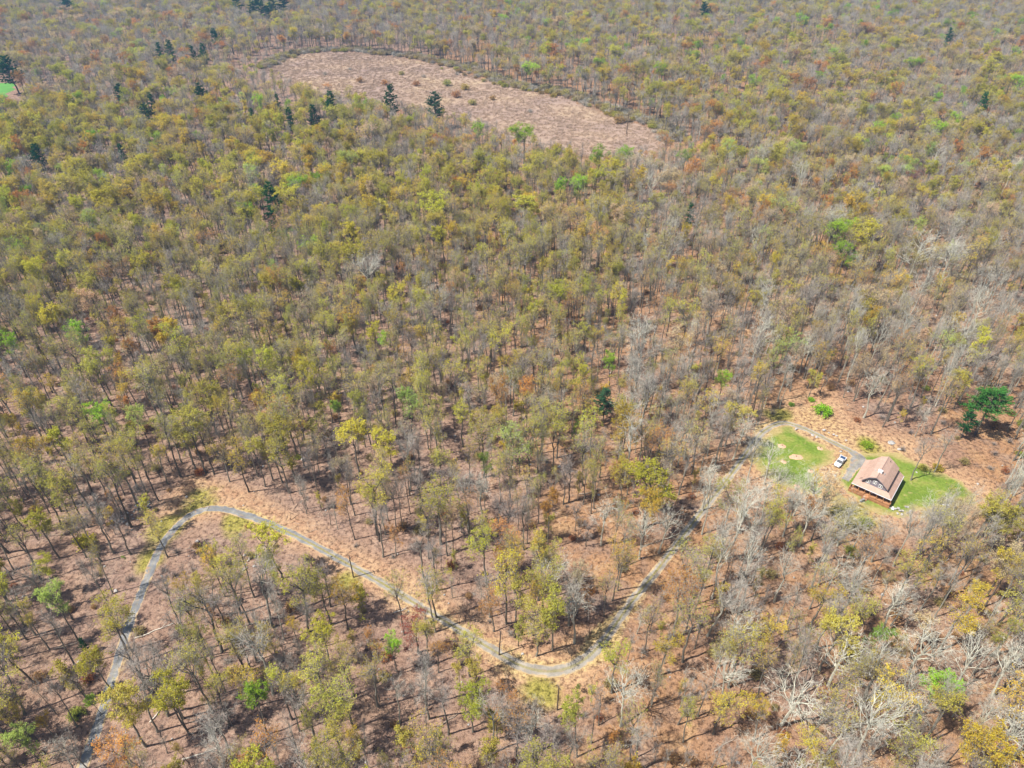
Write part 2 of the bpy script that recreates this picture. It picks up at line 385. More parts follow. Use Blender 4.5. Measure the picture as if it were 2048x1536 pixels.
# ------------------------------------------------------------------ the house
HO = at(1703.4, 965.4, 3.0); hx = np.array([.769, -.64])
house = tag(empty('house', (HO[0], HO[1], -1.0), math.atan2(hx[1], hx[0])), 'house with pinkish shingle gambrel roof, grey gable and orange deck in the clearing', 'house')
def roof_quad(b, pts, th=.12):
    """a roof slope as a slab with thickness; uv in metres"""
    P = [np.array(p, float) for p in pts]; n = np.cross(P[1] - P[0], P[-1] - P[0]); n /= np.linalg.norm(n)
    if n[2] < 0: P = P[::-1]; n = -n
    k = len(P); lo = [p - n * th for p in P]
    b.add(P + lo, [tuple(range(k)), tuple(range(2 * k - 1, k - 1, -1))] + [(i, k + i, k + (i + 1) % k, (i + 1) % k) for i in range(k)])
def roof_uv(o):
    me = o.data; uv = me.uv_layers.new(name='UVMap')
    for p in me.polygons:
        n = p.normal; u = n.cross((0, 0, 1)); 
        if u.length < 1e-3: u = n.cross((0, 1, 0))
        u.normalize(); v = n.cross(u)
        for li in p.loop_indices:
            c = me.vertices[me.loops[li].vertex_index].co; uv.data[li].uv = (c.dot(u), c.dot(v))
    return o
LW, LD = 11.3, 13.2
b = MB()     # skirt roof: left, front and right slopes with hips
roof_quad(b, [(0, 0, 4), (2.0, 2.0, 5.35), (2.0, LD, 5.35), (0, LD, 4)])
roof_quad(b, [(0, 0, 4), (LW, 0, 4), (LW - 2.0, 2.0, 5.35), (2.0, 2.0, 5.35)])
roof_quad(b, [(LW, 0, 4), (LW, LD, 4), (LW - 2.0, LD, 5.35), (LW - 2.0, 2.0, 5.35)])
lower = roof_uv(b.build('porch_roof', M['shingle'], house))
b = MB(); v0, v1, um = .75, 12.7, 5.6
prof = [(um - 3.6, 5.9), (um - 1.9, 8.0), (um, 9.0), (um + 1.9, 7.95), (um + 3.85, 6.35)]
for (a, za), (c, zc) in zip(prof[:-1], prof[1:]):
    roof_quad(b, [(a, v0, za), (c, v0, zc), (c, v1, zc), (a, v1, za)])
b.add([(um - 3.6, 2.2, 5.84), (um - 3.6, 12.7, 5.84), (1.2, 12.7, 4.95), (1.2, 2.2, 4.95)], [(0, 1, 2, 3)])
main = roof_uv(b.build('roof', M['shingle'], house))
b = MB(); b.box((um, 4.05, 9.12), (1.25, .95, .62)); ch = b.build('chimney', M['white'], main)
b = MB(); b.box((um + .52, 3.62, 9.5), (.18, .16, .2)); b.build('flue', M['dark'], ch)
for du, dv, zz in ((-1.3, 4.6, 8.34), (1.3, 4.6, 8.33)):
    b = MB(); b.box((um + du, dv, zz), (.22, 1.0, .12)); b.build('roof_vent', M['rock'], main)
b = MB(); b.tube([(um + 1.0, 11.0, 8.5), (um + 1.0, 11.0, 9.15)], [.07, .07], 8); b.build('vent_pipe', M['dark'], main)
b = MB()     # ridge cap
b.tube([(um, v0 - .02, 9.02), (um, v1 + .02, 9.02)], [.09, .09], 6); b.build('ridge_cap', M['shingle'], main)
b = MB(); b.box((LW / 2, LD / 2 + .8, 2.5), (LW - 3.4, LD - 2.4, 4.9)); b.build('wall', M['siding'], house)
gv_ = 1.45   # gable wall above the porch roof
b = MB(); gp = [(um - 3.4, 4.7), (um + 3.5, 4.7), (um + 3.5, 6.3), (um + 1.85, 7.75), (um, 8.8), (um - 1.85, 7.8), (um - 3.4, 5.9)]
for vv in (gv_, 12.3):
    pass
b.add([(u, gv_, z) for u, z in gp] + [(u, 12.3, z) for u, z in gp], [tuple(range(7)), tuple(range(13, 6, -1))] + [(i, 7 + i, 7 + (i + 1) % 7, (i + 1) % 7) for i in range(7)])
gable = b.build('gable', M['siding'], house)
for z in np.arange(5.2, 8.6, .2):   # clapboard courses
    pass
b = MB()
for (u0, z0), (u1, z1) in zip(prof[:-1], prof[1:]):     # rake boards
    b.add([(u0, v0 - .03, z0 - .14), (u1, v0 - .03, z1 - .14), (u1, v0 - .03, z1 - .36), (u0, v0 - .03, z0 - .36), (u0, v0 + .03, z0 - .14), (u1, v0 + .03, z1 - .14), (u1, v0 + .03, z1 - .36), (u0, v0 + .03, z0 - .36)],
          [(0, 1, 2, 3)[::-1], (4, 5, 6, 7), (0, 4, 5, 1), (2, 6, 7, 3), (1, 5, 6, 2), (0, 3, 7, 4)])
b.build('rake_board', M['siding'], house)
for uc, zc, w, h in ((3.85, 5.95, .9, 1.1), (5.6, 6.5, .8, 1.0), (7.35, 5.95, .9, 1.1)):
    b = MB(); t = .09
    b.box((uc, gv_ - .05, zc + h / 2), (w + 2 * t, .14, t)); b.box((uc, gv_ - .05, zc - h / 2), (w + 2 * t, .14, t + .05))
    b.box((uc - w / 2 - t / 2, gv_ - .05, zc), (t, .14, h)); b.box((uc + w / 2 + t / 2, gv_ - .05, zc), (t, .14, h)); b.box((uc, gv_ - .045, zc), (.14, .12, h)); b.box((uc, gv_ - .043, zc), (w, .1, .06))
    wo = b.build('window', M['white'], house)
    for s in (-1, 1):
        b = MB(); b.box((uc + s * (w / 4 + .03), gv_ - .015, zc), (w / 2 - .08, .06, h - .02)); b.build('pane', M['glass'], wo)
b = MB(); b.box((um, gv_ - .06, 7.75), (.5, .1, .5)); 
b = MB()
b.tube([(-.06, -.06, 3.9), (LW + .06, -.06, 3.9)], [.09, .09], 6); b.tube([(LW + .06, -.06, 3.9), (LW + .06, LD, 3.9)], [.09, .09], 6); b.build('gutter', M['gutter'], house)
# deck
DZ = 1.75; b = MB(); b.box((LW / 2 + .1, .75, DZ - .06), (LW + .5, 2.8, .12)); deck = b.build('deck', M['deck'], house)
b = MB()
for k in range(38):
    b.box((-.1 + k * .31, -.62, DZ / 2 - .06), (.2, .05, DZ - .14))
for z in (1.15, 1.5): b.box((LW / 2 + .1, -.58, z), (LW + .4, .05, .16))
b.build('skirting', M['deck'], deck)
def rail(b, p, q):
    p, q = np.array(p, float), np.array(q, float); n = max(2, int(np.linalg.norm(q - p) / .16)); d = q - p; rz = math.atan2(d[1], d[0]); L = np.linalg.norm(d)
    for z in (DZ + .12, DZ + .98): b.box(((p + q) / 2)[0:2].tolist() + [z], (L, .12, .09), rz)
    for i in range(n + 1):
        c = p + d * i / n; b.box((c[0], c[1], DZ + .53), (.05, .05, .8), rz)
b = MB(); rail(b, (-.1, -.57), (4.0, -.57)); rail(b, (5.6, -.57), (LW + .25, -.57)); rail(b, (LW + .28, -.5), (LW + .28, 2.0)); rail(b, (-.12, -.5), (-.12, 2.0))
b.build('railing', M['deck'], deck)
for u in (0, 2.3, 4.1, 5.5, 7.5, 9.4, LW + .05):
    b = MB(); b.box((u, .12, DZ + 1.1), (.16, .16, 2.2)); b.build('porch_post', M['deck'], house)
b = MB()
for k in range(3): b.box((4.8, -.8 - .32 * k, DZ - .2 - .2 * k), (1.4, .34, .08))
for s in (-.75, .75): b.box((4.8 + s, -1.05, DZ - .5), (.07, .95, .5))
b.build('stairs', M['deck'], deck)
b = MB(); b.box((5.65, 1.97, 2.3), (.95, .1, 2.1)); b.build('door', M['white'], house)
for u in (3.2, 8.3):
    b = MB(); b.box((u, 1.97, 2.6), (1.4, .12, 1.3)); wo = b.build('window', M['white'], house); b = MB(); b.box((u, 1.93, 2.6), (1.2, .1, 1.1)); b.build('pane', M['glass'], wo)
for v in (4.5, 8.5):
    b = MB(); b.box((LW - 1.68, v, 2.6), (.12, 1.3, 1.2)); wo = b.build('window', M['white'], house); b = MB(); b.box((LW - 1.64, v, 2.6), (.1, 1.1, 1.0)); b.build('pane', M['glass'], wo)
HOUSE_R = house.location

def world(u, v): return (HO[0] + hx[0] * u - hx[1] * v, HO[1] + hx[1] * u + hx[0] * v)
# items in front of the deck: a grey grill on the grass, a white garden chair at the corner
q = world(4.6, -2.6); g = tag(empty('patio_grill', (*q, .012), .4), 'grey covered grill on the grass at the foot of the deck stairs', 'grill')
b = MB(); b.box((0, 0, .82), (1.3, .6, .36), taper=.86); b.build('hood', M['metal'], g)
b = MB(); b.box((0, 0, .34), (.9, .5, .6)); b.build('cabinet', M['bed_liner'], g)
for s in (-.75, .75):
    b = MB(); b.box((s, 0, .66), (.4, .5, .05)); b.build('side_shelf', M['metal'], g)
q = world(12.6, -.4); g = tag(empty('garden_chair', (*q, .012), -.3), 'white garden chair on the lawn beside the house corner', 'chair')
b = MB(); b.box((0, 0, .42), (.62, .6, .06)); b.build('seat', M['white'], g)
b = MB(); b.box((0, .3, .78), (.62, .06, .66)); b.build('backrest', M['white'], g)
for sx in (-.27, .27):
    for sy in (-.26, .26):
        b = MB(); b.box((sx, sy, .2), (.06, .06, .4)); b.build('leg', M['white'], g)
    b = MB(); b.box((sx * 1.08, 0, .62), (.06, .55, .05)); b.build('armrest', M['white'], g)

# ------------------------------------------------------------------ the pickup truck on the gravel strip
pa, pb = at(1671, 936), at(1687, 917); pd = pb - pa
truck = tag(empty('pickup_truck', ((pa + pb) / 2) * np.array([1, 1, 0]) + np.array([0, 0, .02]), math.atan2(-pd[1], -pd[0])), 'white pickup truck parked on the pale gravel strip beside the lawn', 'pickup truck')
def loft(b, secs, m=0):
    k = len(secs[0]); vs = [p for s in secs for p in s]
    b.add(vs, [(i * k + j, i * k + (j + 1) % k, (i + 1) * k + (j + 1) % k, (i + 1) * k + j) for i in range(len(secs) - 1) for j in range(k)] + [tuple(range(k))[::-1], tuple((len(secs) - 1) * k + j for j in range(k))], m)
def sec(x, w, z0, z1, c=.12): return [(x, -w, z0), (x, w, z0), (x, w, z1 - c), (x, w - c, z1), (x, -w + c, z1), (x, -w, z1 - c)]
b = MB(); loft(b, [sec(-2.75, .9, .5, .95), sec(-2.7, .96, .42, 1.05), sec(.55, .97, .38, 1.08), sec(1.2, .97, .38, 1.12), sec(2.4, .93, .42, 1.0), sec(2.75, .82, .48, .85)]); b.build('body', M['paint'], truck, True)
b = MB(); loft(b, [sec(-.75, .86, 1.05, 1.08), sec(-.6, .80, 1.05, 1.75), sec(.55, .80, 1.05, 1.77), sec(1.35, .88, 1.05, 1.10)]); cabo = b.build('cab', M['paint'], truck, True)
b = MB(); b.add([(.66, -.70, 1.76), (.66, .70, 1.76), (1.42, .80, 1.13), (1.42, -.80, 1.13)], [(0, 1, 2, 3)[::-1]]); b.build('windscreen', M['glass'], cabo)
b = MB(); b.add([(-.64, -.68, 1.72), (-.64, .68, 1.72), (-.79, .74, 1.2), (-.79, -.74, 1.2)], [(0, 1, 2, 3)]); b.build('rear_window', M['glass'], cabo)
for s in (-1, 1):
    b = MB(); b.add([(-.5, s * .815, 1.66), (.5, s * .815, 1.66), (1.0, s * .885, 1.2), (-.6, s * .885, 1.2)], [(0, 1, 2, 3)[::s]]); b.build('side_window', M['glass'], cabo)
    b = MB(); b.box((1.0, s * 1.05, 1.22), (.14, .2, .18)); b.build('mirror', M['dark'], truck)
    b = MB(); b.box((2.66, s * .66, .86), (.16, .3, .16)); b.build('headlight', M['glass'], truck)
    b = MB(); b.box((-2.76, s * .8, .85), (.06, .16, .3)); b.build('tail_light', flat('tail_red', (.4, .02, .02), .3), truck)
    for x in (-1.75, 1.75):
        b = MB(); b.tube([(x, s * .74, .38), (x, s * 1.0, .38)], [.38, .38], 16); wh = b.build('wheel', M['tyre'], truck)
        b = MB(); b.tube([(x, s * .99, .38), (x, s * 1.012, .38)], [.22, .2], 12); b.build('rim', M['metal'], wh)
b = MB(); b.box((-1.78, 0, 1.075), (1.72, 1.5, .03)); b.build('cargo_bed', M['bed_liner'], truck)
for s in (-1, 1):
    b = MB(); b.box((-1.78, s * .88, 1.13), (1.86, .12, .14)); b.build('bed_rail', M['paint'], truck)
b = MB(); b.box((-2.66, 0, 1.1), (.1, 1.6, .16)); b.build('tailgate', M['paint'], truck)
b = MB(); b.box((2.78, 0, .52), (.14, 1.7, .2)); b.build('bumper', M['metal'], truck)

# mulch beds in the lawn
for px, py, r, ry, lab in ((1564, 892, 1.25, 1.0, 'round tan mulch bed upper in the lawn, nearest the drive'), (1640, 897, .85, .8, 'small tan mulch bed at the lawn edge towards the truck'),
                       (1592, 914, 2.0, 1.25, 'largest oval mulch bed in the middle of the lawn'), (1567, 923.5, .8, .8, 'small round mulch bed just below the largest oval bed'),
                       (1621, 942, .8, .7, 'faint mulch bed among the pale trees below the truck'), (1594, 972, .9, .7, 'mulch bed half under bleached trees at the lawn bottom')):
    p = at(px, py); o = tag(empty('mulch_bed', (p[0], p[1], .012), R.uniform(-.3, .3)), lab, 'mulch bed', 'mulch beds in the lawn')
    b = MB(); n = 18; rr = [R.uniform(.82, 1.1) for _ in range(n)]; vs = []
    for k, (f, z) in enumerate(((1, 0), (.75, .10), (.35, .17))):
        vs += [(r * 1.15 * f * rr[i] * cos(2 * pi * i / n), ry * 1.15 * f * rr[i] * sin(2 * pi * i / n), z) for i in range(n)]
    vs.append((0, 0, .18))
    b.add(vs, [(k * n + i, k * n + (i + 1) % n, (k + 1) * n + (i + 1) % n, (k + 1) * n + i) for k in range(2) for i in range(n)] + [(2 * n + i, 2 * n + (i + 1) % n, 3 * n) for i in range(n)])
    b.build('mound', M['mulch'], o, True)
    b = MB()
    for _ in range(9):
        a = R.uniform(0, 6.28); b.tube([(0, 0, .1), (.25 * cos(a), .25 * sin(a), R.uniform(.4, .8))], [.03, .012], 4)
    b.build('twiggy_sapling', M['pole'], o)
# the bench-like white plank on the right lawn
p = at(1890, 1012); o = tag(empty('plank_bench', (p[0], p[1], .012), -.08), 'low white plank bench on the far side of the lawn', 'bench')
b = MB(); b.box((0, 0, .42), (2.0, .36, .07)); b.build('seat', M['white'], o)
for s in (-.75, .75):
    b = MB(); b.box((s, 0, .19), (.1, .3, .38)); b.build('leg', M['white'], o)

# ------------------------------------------------------------------ rocks
def rock_mesh(seed, pale=False):
    r = random.Random(seed); me = bpy.data.meshes.new('rock'); import bmesh
    bm = bmesh.new(); bmesh.ops.create_icosphere(bm, subdivisions=2, radius=1)
    off = [(r.uniform(-1, 1), r.uniform(-1, 1), r.uniform(-1, 1), r.uniform(.55, .95)) for _ in range(9)]
    for v in bm.verts:
        for (a, c, d, k) in off:
            n = math.sqrt(a * a + c * c + d * d) + 1e-6; t = (v.co.x * a + v.co.y * c + v.co.z * d) / n
            if t > k: v.co -= v.co.__class__((a / n, c / n, d / n)) * (t - k)
        v.co.z = v.co.z * .62 + .35
    bm.to_mesh(me); bm.free(); me.materials.append(M['pale_rock'] if pale else M['rock']); return me
ROCKS = [rock_mesh(i) for i in range(5)] + [rock_mesh(10 + i, True) for i in range(4)]
def rock(name, px, py, s, label, group=None, pale=False, flatz=1.0, rz=None, cat='boulder'):
    p = at(px, py); o = bpy.data.objects.new(name, R.choice(ROCKS[5:] if pale else ROCKS[:5]))
    o.location = (p[0], p[1], 0); k = s; o.scale = (k * R.uniform(.9, 1.3), k * R.uniform(.7, 1), k * R.uniform(.7, 1) * flatz); o.rotation_euler = (0, 0, R.uniform(0, 6.28) if rz is None else rz)
    return tag(link(o), label, cat, group)
rock('boulder', 1783, 886, 1.25, 'large flat grey boulder in the leaves behind the house', flatz=.55, rz=.3)
rock('boulder', 1798, 899, .62, 'smaller pale boulder just below the flat grey boulder behind the house', pale=True)
rock('boulder', 1673, 643, 1.6, 'big white boulder alone deep in the bare woods above the house', pale=True)
rock('boulder', 232, 1182, .6, 'white boulder on bare leaves beside the lower straight of the drive', pale=True)
g_ = 'stones edging the drive by the house'
for i, (px, py, s, lab) in enumerate(((1648, 861.5, .75, 'biggest pale stone above the drive by the house'), (1658, 866, .42, 'small pale stone next along from the biggest one above the drive'),
     (1667, 869, .5, 'round pale stone midway along the row above the drive'), (1673, 872, .48, 'pale stone at the lower end of the tight row above the drive'), (1692, 881, .5, 'lone pale stone above the fork of the drive and parking spur'),
     (1625, 871, .5, 'pale stone at the lawn edge, first below the drive'), (1633, 875, .55, 'pale stone at the lawn edge, second below the drive'), (1592, 859, .6, 'pale stone at the top tip of the lawn by the drive bend'),
     (1682, 904, .5, 'upper pale stone of the gravel strip above the truck'), (1681, 911, .45, 'lower pale stone of the gravel strip, just above the truck'), (1670, 952, .45, 'pale stone on the grass below the truck'),
     (1955, 968, .4, 'small white stone at the far end of the lawn'), (1833, 945, .35, 'small white stone on the lawn behind the house'))):
    rock('stone', px, py, s, lab, g_, True, cat='stone')
for nm, px, py, n, w, lab in (('rock_pile', 284, 1012, 26, 2.6, 'heap of grey and white rocks beside the dark tree by the upper bend'), ('rock_pile', 254, 1036, 24, 3.0, 'spread heap of pale rocks below the first heap by the upper bend'),
                              ('rock_pile', 497, 1125, 16, 3.2, 'scatter of small pale rocks in the woods inside the drive loop'), ('rock_pile', 1798, 1019, 15, 2.6, 'low bank of pale rocks at the lawn edge in front of the house')):
    p = at(px, py); o = tag(empty(nm, (p[0], p[1], 0)), lab, 'rock pile', 'rock piles')
    for k in range(n):
        a, d = R.uniform(0, 6.28), w * math.sqrt(R.random()); c = bpy.data.objects.new('stone', R.choice(ROCKS)); s = R.uniform(.18, .5)
        c.location = (d * cos(a) * 1.25, d * sin(a) * .9, max(0, .35 * (1 - d / w))); c.scale = (s * 1.2, s, s); c.rotation_euler = (R.uniform(-.3, .3), R.uniform(-.3, .3), R.uniform(0, 6.28)); link(c, o)

# ------------------------------------------------------------------ poles and wires
def utility_pole(px, py, h, lab, arm=True, lean=0, wire_to=None):
    p = at(px, py); o = tag(empty('utility_pole', (p[0], p[1], 0), .6), lab, 'utility pole', 'utility poles along the drive')
    b = MB(); b.tube([(0, 0, -.3), (lean * .5, 0, h / 2), (lean, 0, h)], [.17, .15, .12], 8); b.build('post', M['pole'], o)
    if arm:
        b = MB(); b.box((lean, 0, h - .45), (.12, 1.5, .12)); a = b.build('crossarm', M['pole'], o)
        for s in (-.62, .62):
            b = MB(); b.tube([(lean, s, h - .39), (lean, s, h - .2)], [.05, .04], 6); b.build('insulator', M['metal'], a)
    return np.array([p[0], p[1], h - .25])
wp = [utility_pole(707, 1154.7, 8.8, 'dark utility pole beside the middle straight of the drive'), utility_pole(998, 1310, 9.0, 'slim leaning utility pole where the drive nears its lower bend', True, .6),
      utility_pole(1114.4, 1420, 9.7, 'utility pole in the grassy patch below the lower bend')]
p = at(1253, 268); o = tag(empty('marsh_post', (p[0], p[1], 0)), 'lone thin post standing in the marsh near its narrow end', 'post')
b = MB(); b.tube([(0, 0, -.3), (.2, 0, 15)], [.3, .16], 8); b.build('post', M['pole'], o)
b = MB(); b.box((.18, 0, 13.6), (.2, 2.0, .2)); b.build('crossarm', M['pole'], o)

# ------------------------------------------------------------------ tree models
def skeleton(seed, H=20., clear=.45, spread=1., pale=False, leaders=4):
    r = np.random.default_rng(seed); trunk, crown, tips = MB(), MB(), []
    def rdir(d, ang):
        d = d / np.linalg.norm(d); a = r.normal(size=3); a -= d * a.dot(d); a /= np.linalg.norm(a) + 1e-9
        return d * cos(ang) + a * sin(ang)
    br = 1.12 if pale else .9
    def branch(p, d, L, rad, lev):
        n = (0, 4, 3, 2)[lev]; pts = [p]; dd = d.copy()
        for i in range(n):
            dd = dd + r.normal(size=3) * (.0, .16, .22, .25)[lev] + np.array([0, 0, .15 if lev < 3 else .05]); dd /= np.linalg.norm(dd)
            pts.append(pts[-1] + dd * L / n)
        rr = [rad * (1 - .62 * i / n) for i in range(n + 1)]
        (trunk if lev == 1 else crown).tube(pts, rr, (0, 5, 3, 3)[lev], 0 if lev < 3 or pale else 1, cap=False)
        if lev == 3:
            nt_ = 4 if pale else int(r.integers(3, 5))
            for k in range(nt_):
                t = r.uniform(.25, 1.); q = pts[0] + (pts[-1] - pts[0]) * t; e = q + rdir(dd, r.uniform(.3, 1.0)) * r.uniform(.6, 1.25) * H / 20
                w = np.cross(e - q, r.normal(size=3)); w /= np.linalg.norm(w) + 1e-9; wd = .014 if not pale else .02
                crown.add([q - w * wd, q + w * wd, e + w * wd * .35, e - w * wd * .35], [(0, 1, 2, 3)], 1)
                tips.append((q, e))
            return
        nc = (0, 5, 3)[lev] if pale else (0, 6, 5)[lev]; nc += int(r.integers(0, 2))
        for k in range(nc):
            t = r.uniform(.28, 1.) if k else 1.
            j = min(int(t * n), n - 1); f = t * n - j; q = pts[j] + (pts[j + 1] - pts[j]) * f
            ax = pts[j + 1] - pts[j]
            branch(q, rdir(ax, r.uniform(.35, .95)), L * r.uniform(.38, .58) * (1.3 if pale else 1.) * (1.15 - .35 * t), rad * (1 - .62 * t) * (.68 if lev == 1 else .58), lev + 1)
    top = H * r.uniform(.56, .64); base = H * .0128 * (1.15 if pale else 1)
    n = 6; pts = [np.array([0, 0, -.3])]; off = np.zeros(2)
    for i in range(1, n + 1):
        off = off + r.normal(size=2) * H * .007; pts.append(np.array([off[0], off[1], top * i / n]))
    rr = [base * (1.3 if i == 0 else 1 - .42 * i / n) for i in range(n + 1)]
    trunk.tube(pts, rr, 6, 0, cap=False)
    a0 = r.uniform(0, 6.28)
    for k in range(leaders):
        a = a0 + 2 * pi * k / leaders + r.normal() * .35; an = r.uniform(.15, .6)
        branch(pts[-1], np.array([sin(an) * cos(a), sin(an) * sin(a), cos(an)]), H * r.uniform(.24, .31) * (.8 + .2 * spread), base * .46 * br, 1)
    for k in range(int(r.integers(4, 7))):
        z = r.uniform(clear, top / H) * H; t = z / top * n; j = min(int(t), n - 1); q = pts[j] + (pts[j + 1] - pts[j]) * (t - j)
        a = r.uniform(0, 6.28); an = r.uniform(.55, 1.0)
        branch(q, np.array([sin(an) * cos(a), sin(an) * sin(a), cos(an)]), H * r.uniform(.13, .22) * spread, base * .30 * br, 1)
    return trunk, crown, tips
def add_leaves(crown, tips, count, size, seed):
    r = np.random.default_rng(seed); out = MB(); out.extend(crown); k = r.integers(0, len(tips), count)
    # clumps: favour some twigs so the crown breaks into light tufts and gaps
    E = np.array([e for _, e in tips]); cz = np.median(E[:, 2]); rr_ = np.hypot(E[:, 0], E[:, 1]) / (np.percentile(np.hypot(E[:, 0], E[:, 1]), 90) + 1e-6); zz_ = (E[:, 2] - cz) / (np.percentile(E[:, 2] - cz, 95) + 1e-6)
    wgt = r.gamma(1.4, 1, len(tips)) * np.clip(.12 + rr_ ** 2 * .5 + np.clip(zz_, -.2, 1.2) * .8 + .16, .04, 2); k = r.choice(len(tips), count, p=wgt / wgt.sum())
    for i in k:
        q, e = tips[i]; c = q + (e - q) * r.uniform(.3, 1.15) + r.normal(size=3) * .16
        nrm = r.normal(size=3); nrm[2] = abs(nrm[2]) + .9; nrm /= np.linalg.norm(nrm)
        u = np.cross(nrm, r.normal(size=3)); u /= np.linalg.norm(u) + 1e-9; w = np.cross(nrm, u); s = size * r.uniform(.6, 1.3) / 2
        out.add([c - u * s, c + w * s * .8, c + u * s, c - w * s * .8], [(0, 1, 2, 3)], 2)
    return out
MATS = [M['bark'], M['twig'], M['leaf']]
LEAFN = {'bare': (0, 0), 'sparse': (1200, .19), 'medium': (2400, .21), 'dense': (4800, .25)}
MODELS = {}     # (shape, density) -> (trunk mesh, crown mesh, index in the forest collection)
FULL = []
NSH = 13
def register(key, trunk, crown, mats):
    full = MB(); full.extend(trunk); full.extend(crown)
    MODELS[key] = (trunk.mesh('trunk', mats), crown.mesh('crown', mats), len(FULL)); FULL.append(full.mesh('tree_model', mats))
for s in range(NSH):
    tk, cr, tips = skeleton(100 + s, clear=(.42, .5, .36, .48, .45, .4, .5, .45, .38, .55, .52, .34, .46)[s], spread=(1, .8, 1.2, 1, .7, 1.15, .9, 1.05, 1.25, .75, 1.0, 1.1, .85)[s], leaders=(3, 4, 5, 3, 2, 4, 3, 5, 4, 2, 3, 3, 4)[s])
    for d, (n, sz) in LEAFN.items():
        register((s, d), tk, add_leaves(cr, tips, n, sz, 500 + s) if n else cr, MATS)
for s in range(4):
    tk, cr, tips = skeleton(300 + s, clear=.36, spread=(1.45, 1.6, 1.3, 1.7)[s], pale=True, leaders=4 + s % 2)
    register((s, 'pale'), tk, cr, MATS)
# young understorey trees: thin leader, branching low
for s in range(3):
    tk, cr, tips = skeleton(400 + s, H=11, clear=.2, spread=.8, leaders=3)
    register((s, 'young'), tk, cr, MATS); register((s, 'young_leaf'), tk, add_leaves(cr, tips, 1500, .24, 640 + s), MATS)
def pine(seed, H=20., clear=.25, rad=3.6, open_=False):
    r = np.random.default_rng(seed); trunk, crown = MB(), MB()
    pts = [np.array([r.normal() * .1 * i, r.normal() * .1 * i, (H - .4) * i / 6 - (.3 if i == 0 else 0)]) for i in range(7)]
    trunk.tube(pts, [.30 - .042 * i for i in range(7)], 6, 0, cap=False)
    z = clear * H
    while z < H - .5:
        f = (z - clear * H) / (H * (1 - clear)); L0 = rad * (1 - f) ** .8 * (.55 + .9 * min(1, f * 3)) + .5
        for k in range(int(r.integers(4, 7))):
            if open_ and r.random() < .1: continue
            a = r.uniform(0, 6.28); L = L0 * r.uniform(.5, 1.2); up = r.uniform(-.12, .3) + .4 * f
            t = z / H * 6; j = min(int(t), 5); c0 = pts[j] + (pts[j + 1] - pts[j]) * (t - j)
            e = c0 + np.array([L * cos(a), L * sin(a), L * up]); crown.tube([c0, (c0 + e) / 2 + np.array([0, 0, -.12 * L]), e], [.07, .05, .02], 3, 0, cap=False)
            nc = max(3, int(L * (4.6 if open_ else 3.4)))
            for i in range(nc):
                g = .3 + .75 * (i + r.random()) / nc; c = c0 + (e - c0) * g + r.normal(size=3) * np.array([.35, .35, .16])
                for m_ in range(13):
                    d = r.normal(size=3); d[2] = d[2] * .5 + .35; d /= np.linalg.norm(d); d = d + .8 * np.array([cos(a), sin(a), 0]); d /= np.linalg.norm(d)
                    w = np.cross(d, r.normal(size=3)); w /= np.linalg.norm(w) + 1e-9; ln = r.uniform(.35, .75)
                    crown.add([c - w * .12, c + w * .12, c + d * ln], [(0, 1, 2)], 2)
        z += r.uniform(.7, 1.25) * H / 20 * (1.1 if open_ else .95)
    return trunk, crown
PM = [M['bark'], M['twig'], M['needle']]
def round_pine(seed, H=20.):
    r = np.random.default_rng(seed); trunk, crown = MB(), MB()
    pts = [np.array([.05 * i * r.normal(), .05 * i * r.normal(), H * .93 * i / 6 - (.3 if i == 0 else 0)]) for i in range(7)]
    trunk.tube(pts, [.36 - .05 * i for i in range(7)], 7, 0, cap=False)
    for k in range(74):
        a = r.uniform(0, 6.28); f = r.uniform(0, 1) ** .8; z = H * (.44 + .53 * f); env = 4.6 * math.sqrt(max(.06, 1 - ((f - .38) / .66) ** 2)); L = env * r.uniform(.35, 1.18) * (1 + .22 * sin(2 * a + 1) + .12 * sin(5 * a))
        j = min(int(max(z - .12 * H * f, 0) / (H * .93) * 6), 5); c0 = pts[j] * .5 + pts[j + 1] * .5; c0 = np.array([c0[0], c0[1], z - .07 * L - .3]); e = np.array([L * cos(a), L * sin(a), z + r.normal() * .25])
        crown.tube([c0, (c0 + e) / 2, e], [.08, .06, .02], 3, 0, cap=False)
        for m_ in range(75):
            g = r.uniform(.55, 1.1); c = c0 + (e - c0) * g + r.normal(size=3) * np.array([.42, .42, .14]); d = r.normal(size=3); d[2] = abs(d[2]) * .7; d += .7 * np.array([cos(a), sin(a), .2]); d /= np.linalg.norm(d)
            w = np.cross(d, r.normal(size=3)); w /= np.linalg.norm(w) + 1e-9; crown.add([c - w * .13, c + w * .13, c + d * r.uniform(.4, .8)], [(0, 1, 2)], 2)
    return trunk, crown
for s in range(4):
    tk, cr = round_pine(702) if s == 2 else pine(700 + s, 20, (.2, .3, .42, .3)[s], (3.4, 3.9, 5.2, 3.0)[s]); register((s, 'pine'), tk, cr, PM)
tree_coll = model_coll('tree_models', FULL)

